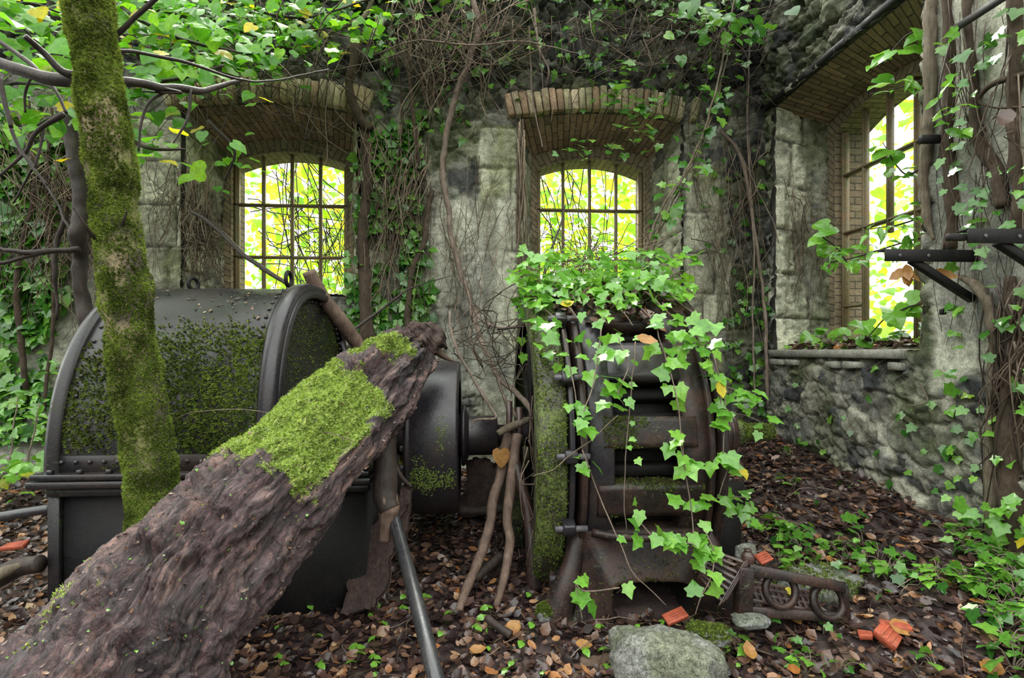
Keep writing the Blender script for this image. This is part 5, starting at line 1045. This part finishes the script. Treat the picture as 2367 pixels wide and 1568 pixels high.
vine('pale twig lying in a curve over the hood and log', ((385, 985, 2.98), (440, 955, 2.93), (540, 948, 2.9), (610, 955, 2.82), (760, 1000, 2.55), (822, 1025, 2.55)), [.0025, .003, .003, .002], M_barkp, 'grass_stalk', seg=5)
for x, y0, y1, yb in ((575, 200, 330, 4.6), (600, 205, 300, 4.5), (625, 190, 350, 4.8), (707, 240, 330, 4.9)):
    pass
rng = np.random.default_rng(24)
def area(x0, x1, y0, y1, ya, yb): return lambda g: at(g.uniform(x0, x1), g.uniform(y0, y1), g.uniform(ya, yb))
def tangle(label, specs, mat):
    V, F, r = jn([strands(a, b, n, rng, sg, rad, 4, 12, j) for a, b, n, sg, rad, j in specs]); stuff('twig_tangle', V, F, mat, label, 'twigs', rnd=r)
tangle('tangle of bare twigs hanging above the middle pier', ((area(900, 1250, -40, 60, 5.0, 5.45), area(880, 1280, 120, 330, 5.1, 5.5), 70, .0, .0045, .14), (area(880, 1300, 20, 140, 5.0, 5.4), area(880, 1350, 20, 200, 5.0, 5.4), 34, .06, .004, .13), (area(920, 1010, 40, 120, 5.3, 5.5), area(990, 1040, 240, 290, 5.45, 5.5), 40, 0, .005, .05)), M_roots)
tangle('bare vine threads hanging before the upper left masonry', ((area(260, 900, -40, 120, 4.6, 5.4), area(300, 900, 150, 400, 4.8, 5.4), 55, 0, .0045, .12), (area(240, 860, -20, 220, 4.2, 5.2), area(400, 1000, 20, 300, 4.4, 5.3), 30, .1, .0045, .2)), M_rootsd)
tangle('dark twigs and vine threads along the upper right masonry', ((area(1300, 1800, -40, 100, 5.0, 5.45), area(1300, 1800, 60, 330, 5.1, 5.5), 75, 0, .0045, .15), (area(1300, 1760, -20, 90, 4.9, 5.3), area(1350, 1780, 0, 160, 4.9, 5.3), 26, .1, .005, .15)), M_rootsd)
tangle('matted dry rootlets on the wall behind the mossy tree', ((area(-40, 290, 220, 420, 5.3, 5.5), area(-40, 300, 500, 800, 5.35, 5.52), 110, 0, .0045, .1), (area(120, 300, 380, 460, 5.3, 5.5), area(60, 240, 520, 720, 5.35, 5.5), 36, 0, .006, .08)), M_roots)
tangle('dry rootlets bunched on the left pier beside the window', ((area(430, 500, 400, 560, 5.38, 5.5), area(425, 520, 540, 665, 5.38, 5.5), 120, 0, .0045, .05), (area(330, 500, 330, 460, 5.45, 5.53), area(330, 500, 480, 660, 5.45, 5.53), 36, 0, .0035, .07)), M_roots)
tangle('fine roots veining the dressed stone of the middle pier and ivy pier', ((area(820, 1000, 280, 460, 5.4, 5.52), area(820, 990, 480, 780, 5.42, 5.52), 95, 0, .0045, .07), (area(1000, 1200, 340, 600, 5.48, 5.53), area(1000, 1200, 600, 850, 5.48, 5.53), 34, 0, .0035, .06)), M_roots)
tangle('fine roots and stems on the right pier and corner', ((area(1590, 1790, 300, 560, 5.46, 5.53), area(1600, 1790, 520, 900, 5.44, 5.52), 60, 0, .004, .07), (area(1195, 1215, 270, 330, 5.4, 5.5), area(1195, 1225, 600, 720, 5.4, 5.5), 26, 0, .006, .015)), M_roots)
tangle('thorny bare twigs between the shaft and the generator', ((area(1050, 1250, 620, 800, 4.3, 4.9), area(1080, 1260, 760, 960, 3.9, 4.5), 34, 0, .0045, .12), (area(1200, 1260, 900, 1100, 3.3, 3.5), area(1210, 1290, 1150, 1300, 3.2, 3.4), 16, 0, .004, .06)), M_rootsd)
tangle('bare stems rising before the right arched window sill', ((area(1230, 1500, 640, 700, 4.0, 4.6), area(1200, 1560, 520, 620, 4.1, 4.8), 46, -.05, .0045, .1),), M_roots)

# ---- ivy on the generator
rng = np.random.default_rng(25)
def gpt(x, a, r): return np.array([x, AY-r*math.cos(a), AZ+r*math.sin(a)])
P = []; Nn = []
for _ in range(560):
    x = rng.uniform(.30, 1.38); a = rng.uniform(1.0, 2.3) if rng.random() < .86 else rng.uniform(.5, 1.1); P.append(gpt(x, a, 1.04+abs(rng.normal(0, .07)))); Nn.append((rng.normal(0, .3), -.35-.5*math.cos(a), .9))
for _ in range(260): P.append(gpt(rng.uniform(.25, 1.45), rng.uniform(1.2, 1.9), rng.uniform(1.08, 1.32))); Nn.append((0, -.4, .9))
P, Nn = np.array(P), np.array(Nn); V, F, r = scatter(IVY, P, Nn, np.array([[0, -.8, -.5]]).repeat(len(P), 0)+rng.normal(0, .4, P.shape), rng.uniform(.045, .10, len(P)), rng, .4, (0, .93))
cr = plant('heaped_ivy', 'mass of glossy ivy heaped over the top of the generator', 'ivy', [([gpt(x, 2.2, 1.05), gpt(x+.1, 1.7, 1.08), gpt(x-.05, 1.2, 1.06), gpt(x+.08, .8, 1.05)], [.008, .007, .004]) for x in np.linspace(.4, 1.3, 7)], (V, F, r), M_bark, lmat=M_ivyb, base=gpt(.9, PI/2, 1.0), wob=.02)
P = np.array([gpt(rng.uniform(.5, 1.25), rng.uniform(.85, 1.9), 1.0+rng.uniform(0, .05)) for _ in range(420)]); V, F, r = scatter(DEAD, P, np.array([[0, -.3, 1.0]]).repeat(len(P), 0), rng.normal(0, 1, P.shape), rng.uniform(.04, .10, len(P)), rng, .5); stuff('dead_leaves', V, F, M_dead, 'brown dead leaves caught under the ivy on the generator', 'leaves', rnd=.3+.7*r)
SPR = [('trailing over the mossy flange', ((1300, 760, 2.98), (1318, 850, 2.92), (1335, 960, 2.85), (1345, 1040, 2.82)), 9, (.07, .11)),
       ('hanging just right of the clamping flange with a low cluster of leaves', ((1390, 760, 3.0), (1375, 860, 2.9), (1350, 950, 2.8), (1335, 990, 2.78)), 13, (.07, .12)),
       ('hanging over the upper opening with a bright leaf cluster', ((1430, 780, 3.0), (1450, 850, 2.9), (1425, 910, 2.84), (1440, 935, 2.82)), 16, (.07, .12)),
       ('falling straight down the generator middle with tiny leaves', ((1470, 790, 2.98), (1458, 900, 2.9), (1452, 1000, 2.86), (1445, 1120, 2.84), (1448, 1230, 2.83)), 12, (.035, .06)),
       ('dropping across the generator centre with big bright leaves', ((1520, 760, 3.0), (1545, 850, 2.9), (1565, 930, 2.82), (1575, 1010, 2.78), (1580, 1080, 2.78)), 20, (.08, .13)),
       ('long and thin with star leaves down to the foot opening', ((1572, 1030, 2.78), (1590, 1130, 2.76), (1602, 1230, 2.74), (1606, 1290, 2.72)), 10, (.07, .11)),
       ('sweeping along the right flange of the generator', ((1600, 760, 3.05), (1640, 830, 2.98), (1665, 900, 2.92), (1660, 1000, 2.88)), 26, (.07, .12)),
       ('hanging right of the generator body by the commutator', ((1650, 820, 2.95), (1675, 930, 2.9), (1670, 1040, 2.85), (1680, 1080, 2.84), (1662, 1150, 2.84)), 17, (.08, .13)),
       ('reaching right in the air above the shaft end', ((1655, 880, 3.0), (1690, 900, 3.0), (1730, 905, 3.0), (1755, 920, 3.0)), 9, (.07, .12)),
       ('draping towards the moss-covered shaft end', ((1650, 1000, 3.0), (1700, 960, 3.05), (1740, 970, 3.1), (1770, 985, 3.1)), 7, (.07, .11)),
       ('crossing low over the generator with leaves above the foot opening', ((1345, 1040, 2.8), (1390, 1160, 2.78), (1440, 1270, 2.72), (1475, 1340, 2.68), (1540, 1400, 2.66)), 8, (.06, .10)),
       ('clustered over the lower opening right of the middle', ((1470, 1200, 2.78), (1510, 1240, 2.72), (1560, 1260, 2.7), (1600, 1260, 2.7), (1625, 1290, 2.7)), 24, (.07, .12)),
       ('rooted at the left toe of the foot', ((1430, 1360, 2.72), (1350, 1365, 2.72), (1330, 1350, 2.74), (1345, 1430, 2.7)), 11, (.07, .11)),
       ('creeping beside the iron grille', ((1630, 1230, 2.76), (1650, 1280, 2.72), (1645, 1330, 2.68), (1620, 1380, 2.66), (1605, 1420, 2.66)), 15, (.08, .12)),
       ('spreading over the black bearing block', ((1640, 1160, 2.84), (1690, 1150, 3.05), (1730, 1160, 3.15), (1740, 1230, 3.1)), 26, (.07, .12)),
       ('standing up against the left side of the generator top', ((1290, 700, 3.5), (1250, 680, 3.7), (1215, 720, 3.8), (1205, 820, 3.8)), 26, (.06, .10))]
for lab, pts, n, sz in SPR:
    p = path(pts); fol = leaves_on(p, max(4, int(n*.72)), (.035, .025, .035), (sz[0]*.78, sz[1]*.82), IVY, rng, .8, (0, -.7, .75), .4, (0, .93)); plant('ivy_strand', 'ivy strand '+lab, 'ivy', [(p, [.004, .0035, .0025])], fol, M_bark, 'ivy strands on the generator', lmat=M_ivyb, base=p[0], wob=.012, rough=0, seg=5)
vine('thin pale runner crossing from the pedestal to the flange ivy', ((1228, 1102, 2.88), (1280, 1085, 2.84), (1330, 1045, 2.82), (1380, 1005, 2.8), (1430, 958, 2.82)), [.003, .004, .004, .003], M_barkp, 'ivy_runner', seg=5)

# ---- side wall vines and ivy
rng = np.random.default_rng(26)
def wpath(pts): return [atX(px, py, XR-o) for px, py, o in pts]
def wvine(label, pts, r, mat, name='woody_vine', rough=.45, wob=.01): return tag(part(name, *tube(wpath(pts), r, 12, 9, wob, rough, len(label)), mat), label, 'vine')
wvine('straight peeling grey-green vine trunk on the near edge of the side window', ((2152, -40, .04), (2150, 120, .05), (2148, 250, .05), (2143, 330, .05), (2135, 430, .05), (2142, 500, .05), (2158, 555, .04)), [.038, .038, .036, .034, .030, .026, .012], M_barkp)
wvine('dark hairy ivy trunk rising right of the side window', ((2185, -40, .02), (2195, 150, .02), (2190, 320, .02), (2200, 450, .02), (2195, 575, .02)), [.03, .034, .036, .038, .034], M_fuzz, rough=.6)
wvine('hairy vine trunk bending down to the right edge brackets', ((2232, -40, .03), (2245, 150, .03), (2255, 260, .03), (2270, 340, .03), (2305, 400, .03), (2320, 480, .03)), [.022, .026, .028, .032, .034, .03], M_fuzz, rough=.6)
wvine('brown looping vine at the upper right edge', ((2380, 170, .03), (2330, 180, .05), (2285, 200, .06), (2265, 230, .06), (2300, 250, .05), (2370, 245, .04)), [.016, .016, .012, .006, .005], M_fuzz)
wvine('dark vine clump down the right edge', ((2340, -40, .03), (2350, 120, .03), (2338, 260, .03), (2350, 420, .03), (2345, 560, .03)), [.03, .034, .03, .03, .03], M_fuzz, rough=.6)
wvine('pale fluted vine trunk below the angle bracket', ((2225, 640, .05), (2262, 665, .06), (2285, 710, .06), (2296, 780, .06), (2296, 860, .05), (2292, 960, .05), (2288, 1080, .06), (2292, 1180, .06), (2296, 1290, .06)), [.018, .028, .032, .032, .028, .026, .030, .034, .03], M_barkp)
wvine('dark hairy trunk beside the pale fluted vine at the right edge', ((2335, 640, .03), (2345, 780, .04), (2335, 950, .05), (2340, 1100, .05), (2350, 1300, .05)), [.03, .045, .055, .06, .06], M_fuzz, rough=.6)
wvine('thin dead runner drooping over the rubble below the side sill', ((2120, 880, .04), (2145, 925, .08), (2120, 935, .12), (2085, 938, .14)), [.005, .005, .003], M_barkp)
def sideivy(label, clouds, size, rng, lmat=M_ivy, tpl=IVY, off=(.03, .2)):
    P = np.array([atX(rng.uniform(*c[0]), rng.uniform(*c[1]), XR-rng.uniform(*off)) for c in clouds for _ in range(c[2])]); k = fbm(P, 4, 3, int(rng.integers(900))); P = P[k > .38]; m = len(P)
    V, F, r = scatter(tpl, P, np.array([[-.75, -.45, .6]]).repeat(m, 0), np.array([[-.2, 0, -.8]]).repeat(m, 0)+rng.normal(0, .4, (m, 3)), rng.uniform(size[0], size[1], m), rng, .4); return tag(part('ivy_leaves', V, F, lmat, rnd=r), label, 'ivy', None, 'stuff')
sideivy('dark glossy ivy leaves over the hairy vines at the right edge', (((2160, 2390), (20, 330), 42), ((2170, 2390), (330, 560), 40), ((2190, 2390), (560, 900), 36)), (.045, .09), rng)
sideivy('ivy leaves around the pale fluted vine at the lower right', (((2190, 2390), (850, 1200), 50), ((2230, 2390), (1150, 1400), 80)), (.045, .085), rng, M_ivyb)
sideivy('small ivy sprays scattered on the rubble below the side sill', (((1820, 2250), (850, 1200), 60),), (.04, .08), rng, M_ivy, IVY, (.02, .08))
V, F, r = jn([strands(lambda g: atX(g.uniform(2160, 2380), g.uniform(-40, 350), XR-g.uniform(.02, .08)), lambda g: atX(g.uniform(2160, 2380), g.uniform(300, 800), XR-g.uniform(.02, .08)), 38, rng, 0, .0035, 4, 10, .05), strands(lambda g: atX(g.uniform(2280, 2380), g.uniform(640, 900), XR-g.uniform(.02, .10)), lambda g: atX(g.uniform(2270, 2380), g.uniform(900, 1280), XR-g.uniform(.02, .08)), 70, rng, 0, .005, 4, 10, .05),
     strands(lambda g: atX(g.uniform(1790, 1930), g.uniform(280, 500), XR+.02), lambda g: atX(g.uniform(1790, 1930), g.uniform(450, 760), XR+.02), 0, rng, 0, .003) if 0 else strands(lambda g: atX(g.uniform(1815, 2100), g.uniform(800, 840), XR-.02), lambda g: atX(g.uniform(1815, 2200), g.uniform(900, 1000), XR-.06), 14, rng, 0, .003, 4, 8, .04)])
stuff('rootlet_mat', V, F, M_rootsd, 'hairy rootlets and thin runners matted on the side wall', 'roots', rnd=r)
jp = lambda g, z0, z1: (lambda d: np.array([XR+d, HR[1]-.05-.26*d-.0, g.uniform(z0, z1)]))(g.uniform(.05, .45))
V, F, r = strands(lambda g: jp(g, 2.4, 3.4), lambda g: jp(g, 1.7, 2.9), 46, rng, 0, .0035, 4, 10, .04); stuff('rootlet_mat', V, F, M_roots, 'pale dry runners crisscrossing the far jamb of the side window', 'roots', rnd=r)
# leafy twigs across the side window
st_, Ls = [], []
for pts, n, sz, tpl in ((((2150, 545, 3.9), (2080, 565, 4.0), (2000, 588, 4.1), (1930, 605, 4.3), (1880, 625, 4.4)), 34, (.10, .17), LANCE), (((2160, 490, 3.8), (2080, 520, 3.9), (2000, 530, 4.0)), 18, (.10, .16), LANCE), (((1960, 610, 4.5), (1930, 570, 4.5), (1900, 540, 4.5), (1930, 500, 4.5)), 12, (.09, .14), HEART), (((2140, 700, 3.9), (2090, 715, 4.0), (2040, 740, 4.1), (2000, 790, 4.2)), 12, (.12, .18), HEART), (((2160, 60, 3.6), (2100, 80, 3.7), (2060, 120, 3.8), (2030, 160, 3.9)), 10, (.12, .18), HEART), (((2170, 170, 3.6), (2090, 200, 3.7), (2010, 220, 3.8)), 12, (.11, .17), LANCE), (((2150, 380, 3.9), (2090, 400, 4.0), (2040, 330, 4.1)), 9, (.10, .16), HEART), (((2260, 20, 3.2), (2200, 100, 3.2), (2170, 220, 3.2), (2200, 330, 3.2)), 14, (.10, .16), LANCE)):
    p = path(pts); st_.append((p, [.007, .006, .003])); Ls.append(leaves_on(p, n, (.05, .06, .05), sz, tpl, rng, .5, (-.4, -.6, .8), .4, (0, .9)))
plant('window_vine', 'leafy vine twigs hanging across the side window', 'vine', st_, jn(Ls), M_barkd, lmat=M_ivyb, base=at(2150, 545, 3.9), wob=.012, rough=.1, stemname='twig')
tag(part('dead_leaf', *scatter(DEAD, np.array([at(2098, 620, 3.6)]*5)+rng.normal(0, .02, (5, 3)), np.array([[-.5, -.8, .2]]*5), np.array([[0, 0, -1.0]]*5), .12, rng, .4)[:2], M_oleaf, rnd=np.full(5*len(DEAD[0]), .5)), 'withered brown leaf bunch hanging under the angle bracket', 'leaf')
V, F, r = scatter(DEAD, np.array([at(2155, 628, 3.22)]), np.array([[-.2, -1, .4]]), np.array([[1, 0, -.5]]), .14, rng); tag(part('dead_leaf', V, F, M_oleaf, rnd=r), 'single orange-brown leaf stuck under the angle bracket brace', 'leaf')
V, F, r = scatter(DEAD, np.array([at(2333, 255, 2.75)]), np.array([[-.5, -.8, .4]]), np.array([[-.4, 0, -.8]]), .12, rng); tag(part('dead_leaf', V, F, M_dead, rnd=r*0+.62), 'curled brown leaf in the vines at the upper right edge', 'leaf')
# sill of the side window: litter and sprigs
n = 420; P = np.stack([XR+rng.uniform(.0, .45, n), rng.uniform(3.75, 5.15, n), np.full(n, 1.525)+rng.uniform(0, .05, n)], 1); V, F, r = scatter(DEAD, P, np.array([[0, 0, 1.0]]).repeat(n, 0), rng.normal(0, 1, P.shape), rng.uniform(.04, .10, n), rng, .4); stuff('dead_leaves', V, F, M_dead, 'dead leaves lying on the sill of the side window', 'leaves', rnd=.25+.75*r)
Ls = [leaves_on([np.array([XR+.1, 5.2, 1.62]), np.array([XR+.2, 4.6, 1.6]), np.array([XR+.3, 4.1, 1.62])], 60, (.08, .2, .05), (.06, .13), HEART, rng, .1, (-.2, -.4, .9), .4)]
plant('sill_plant', 'bright green seedlings sprouting on the side window sill', 'plant', [([np.array([XR+.15, 5.2, 1.53]), np.array([XR+.12, 5.0, 1.6])], [.004, .003]), ([np.array([XR+.25, 4.4, 1.53]), np.array([XR+.22, 4.3, 1.64])], [.004, .003])], jn(Ls), M_bark, lmat=M_ivyb, base=(XR+.15, 4.8, 1.53), wob=.004)

# ---- ground cover
rng = np.random.default_rng(27)
def gpts(n, rng, x0=-4.6, x1=3.0, y0=1.9, y1=5.4):
    x, y = rng.uniform(x0, x1, n), y0+(y1-y0)*rng.random(n)**1.25; return np.stack([x, y, gz(x, y)], 1)
def clear(P):   # keep litter off the machine footprints
    return P[~((P[:, 0] > -2.25) & (P[:, 0] < -.56) & (P[:, 1] > 3.05)) & ~((P[:, 0] > .45) & (P[:, 0] < 1.35) & (P[:, 1] > 2.9) & (P[:, 1] < 4.7))]
P = clear(gpts(24000, rng)); P[:, 2] += rng.uniform(.002, .030, len(P)); m = len(P)
V, F, r = scatter(DEAD, P, np.array([[0, -.12, 1.0]]).repeat(m, 0), rng.normal(0, 1, P.shape)*np.array([1, 1, .1]), rng.uniform(.035, .085, m)*rng.uniform(.6, 1.15, m), rng, .30); stuff('leaf_litter', V, F, M_dead, 'thick carpet of wet brown fallen leaves over the floor', 'leaves', rnd=r)
P = clear(gpts(7000, rng)); P[:, 2] += rng.uniform(.004, .024, len(P)); m = len(P)
V, F, r = scatter(OVAL, P, np.array([[0, -.1, 1.0]]).repeat(m, 0), rng.normal(0, 1, P.shape)*np.array([1, 1, .1]), rng.uniform(.02, .07, m), rng, .35); stuff('leaf_litter', V, F, M_dead, 'narrow brown and tan leaves mixed through the litter', 'leaves', rnd=.25+.75*r)
def gtw(g):
    p = gpts(1, g)[0]; return p+np.array([0, 0, .02])
Vs = []
def twigs(n):
    L, c = [], 0
    for _ in range(n):
        a = gtw(rng); d = rng.normal(0, 1, 3)*np.array([1, 1, .05]); b = a+unit(d)*rng.uniform(.08, .4); b[2] = gz(b[0], b[1])+.025; L.append((lambda g, a=a: a, lambda g, b=b: b))
    return jn([strands(a, b, 1, rng, -.01, .0035, 4, 8, .015) for a, b in L])
V, F, r = twigs(620); stuff('ground_twigs', V, F, M_rootsd, 'thin dead twigs strewn over the leaf litter', 'twigs', rnd=r)
# litter on the hood
P, N = sample(HV, HF, 900, rng, lambda P, N: (P[:, 2] > 1.7)*(P[:, 1] < 4.1)*sst(.48, .62, fbm(P, 6, 3, 701))); m = len(P); V, F, r = scatter(OVAL, P+N*.004*np.sign(N[:, 2:3]), N*np.sign(N[:, 2:3]), rng.normal(0, 1, P.shape), rng.uniform(.012, .035, m), rng, .2); stuff('leaf_scraps', V, F, M_dead, 'bits of leaf scattered on the casing top', 'leaves', rnd=.3+.7*r)
# countable ivy sprigs: three kinds, copied
kinds = []
for q in range(4):
    rg = np.random.default_rng(800+q); n = (4, 6, 3, 8)[q]; L = []; root = None
    base = np.zeros(3); stems = []
    for i in range(n):
        a = rg.uniform(0, 2*PI); rad = rg.uniform(.03, .11); t = np.array([math.cos(a)*rad, math.sin(a)*rad, rg.uniform(.03, .10)]); stems.append([base, t*.5+np.array([0, 0, .03]), t]); L.append(scatter(IVY, t[None], np.array([[math.cos(a)*.3, math.sin(a)*.3-.3, 1.0]]), np.array([[math.cos(a), math.sin(a), -.2]]), rg.uniform(.04, .08), rg, .25, (0, .9)))
    root = thing('ivy_sprig', 'small ivy sprig growing through the leaf litter on the right', 'ivy', (0, 0, 0), 'ivy sprigs on the ground right of the generator')
    ms = join([tube(s, [.0025, .002], 5, 4) for s in stems]); part('stem', *ms, M_bark, root); V, F, r = jn(L); part('foliage', V, F, M_ivyb if q == 1 else M_ivy, root, rnd=r); kinds.append(root)
def dup(root, loc, rz, sc, label=None, group=None):
    r = root.copy(); C.objects.link(r); r.location = loc; r.rotation_euler = (0, 0, rz); r.scale = (sc,)*3
    if label: r['label'] = label
    if group: r['group'] = group
    for ch in list(root.children):
        c = ch.copy(); C.objects.link(c); c.parent = r
    return r
cnt = 0; used = [False]*4
for _ in range(4000):
    px, py = rng.uniform(1680, 2367), rng.uniform(1010, 1568); 
    if not (py > 1000+(px-1680)*.42): continue
    d = ray(px, py); 
    if rng.random() > .45: continue
    p, t = ghit(px, py)
    if p[0] > 2.9 or t > 5.5: continue
    dens = .25+.75*sst(1900, 2200, px)*sst(1100, 1300, py); dens *= .3 if (px < 2150 and py > 1420) else 1
    if rng.random() > dens or fbm(np.array([p]), 2.3, 3, 720)[0] < .42: continue
    q = int(rng.integers(4)); loc = (float(p[0]), float(p[1]), float(gz(p[0], p[1]))); rz, sc = float(rng.uniform(0, 6.28)), float(rng.uniform(.7, 1.25))
    if not used[q]: used[q] = True; kinds[q].location = loc; kinds[q].rotation_euler = (0, 0, rz); kinds[q].scale = (sc,)*3
    else: dup(kinds[q], loc, rz, sc)
    cnt += 1
    if cnt >= 125: break
for q in range(4):
    if not used[q]: kinds[q].location = (2.4, 3.0+.1*q, float(gz(2.4, 3.0+.1*q)))
# tiny two-leaved seedlings on the open floor
rg = np.random.default_rng(830); V, F, r = scatter(HEART, np.array([[.004, 0, .02], [-.004, 0, .02]]), np.array([[.3, -.2, 1], [-.3, -.2, 1.0]]), np.array([[1, .2, .1], [-1, .1, .1]]), .03, rg, .1)
sd0 = thing('seedling', 'tiny two-leaved green seedling in the leaf litter before the machines', 'seedling', (0, 0, 0), 'seedlings on the open floor'); part('stem', *tube([(0, 0, -.01), (0, 0, .022)], .0015, 5, 2), M_gleaf, sd0, rnd=np.zeros(15)); part('leaf_pair', V, F, M_ivyb, sd0, rnd=r)
first = True
for _ in range(60):
    px, py = rng.uniform(640, 1750), rng.uniform(1360, 1568); p, t = ghit(px, py, .02)
    if p[1] > 2.85 and .4 < p[0] < 1.4: continue
    loc = (float(p[0]), float(p[1]), float(gz(p[0], p[1]))+.02); rz, sc = float(rng.uniform(0, 6.28)), float(rng.uniform(.7, 1.5))
    if first: sd0.location = loc; sd0.scale = (sc,)*3; first = False
    else: dup(sd0, loc, rz, sc)
# single leaves that stand out
def oneleaf(label, px, py, Y, size, tpl, mat, N, T, cat='leaf', name='fallen_leaf'):
    V, F, r = scatter(tpl, np.array([at(px, py, Y)]), np.array([N], float), np.array([T], float), size, np.random.default_rng(int(px)), 0); V = V+np.array(N)*.0; tag(part(name, V, F, mat, rnd=r), label, cat)
oneleaf('yellow-green leaf lying low on the log in the foreground', 295, 1490, 1.78, .075, HEART, M_gleaf, (.3, -.5, .9), (1, 0, .1))
oneleaf('green lobed leaf standing at the lower left of the log', 165, 1415, 1.93, .10, IVY, M_gleaf, (-.3, -.7, .5), (.8, 0, .5))
oneleaf('yellow-brown leaf on top of the riveted casing', 520, 688, 3.5, .10, DEAD, M_oleaf, (0, -.4, .9), (1, .2, 0)); oneleaf('pale brown leaf near the casing rim', 585, 705, 3.45, .08, DEAD, M_dead, (0, -.5, .9), (1, -.2, 0))
oneleaf('yellow leaf beyond the flywheel left side', 925, 1060, 3.9, .09, HEART, M_yleaf, (0, -.7, .7), (1, 0, 0)); oneleaf('tan leaf tucked between the two standing sticks', 1158, 1040, 3.55, .12, HEART, M_oleaf, (.3, -1, .2), (0, 0, -1))
oneleaf('yellow leaf between the rings of the cast iron frame', 1820, 1366, 2.86, .05, HEART, M_yleaf, (0, -.5, .8), (1, 0, 0)); oneleaf('yellow leaf on the ivy right of the generator', 1716, 1085, 2.95, .06, HEART, M_yleaf, (0, -.8, .6), (.2, 0, -1)); oneleaf('yellow leaf hanging beside the generator right flange', 1662, 880, 2.9, .10, DEAD, M_yleaf, (.2, -1, .3), (0, 0, -1))
oneleaf('big brown leaf caught in the ivy on the upper generator', 1470, 780, 2.95, .12, DEAD, M_oleaf, (0, -.8, .6), (1, 0, -.4)); oneleaf('yellow leaf on the mossy flange top', 1295, 708, 3.2, .09, DEAD, M_yleaf, (0, -.7, .7), (.9, 0, .4))
for i, (px, py, lab) in enumerate(((1085, 1505, 'orange-brown leaf on the floor right of the iron pipe'), (1110, 1325, 'tan leaf at the foot of the brown standing stick'), (1200, 1440, 'amber leaf behind the thick wet twig'), (1330, 1490, 'tan leaf at the left of the bark board'), (1850, 1450, 'pale leaf in front of the cast iron frame'), (2095, 1440, 'pale tan leaf behind the red brick pieces'), (2060, 1530, 'olive-brown leaf in front of the red brick pieces'), (1740, 1530, 'cream leaf beside the iron clamp'), (2310, 1540, 'large brown leaf in the bottom right corner'), (1905, 1290, 'cream leaf above the moss-capped rock'))):
    p, t = ghit(px, py, .035); oneleaf(lab, px, py, p[1], .085+.02*(i % 3), DEAD, M_oleaf, (0, -.35, .9), (math.cos(i*2), math.sin(i*2), 0))
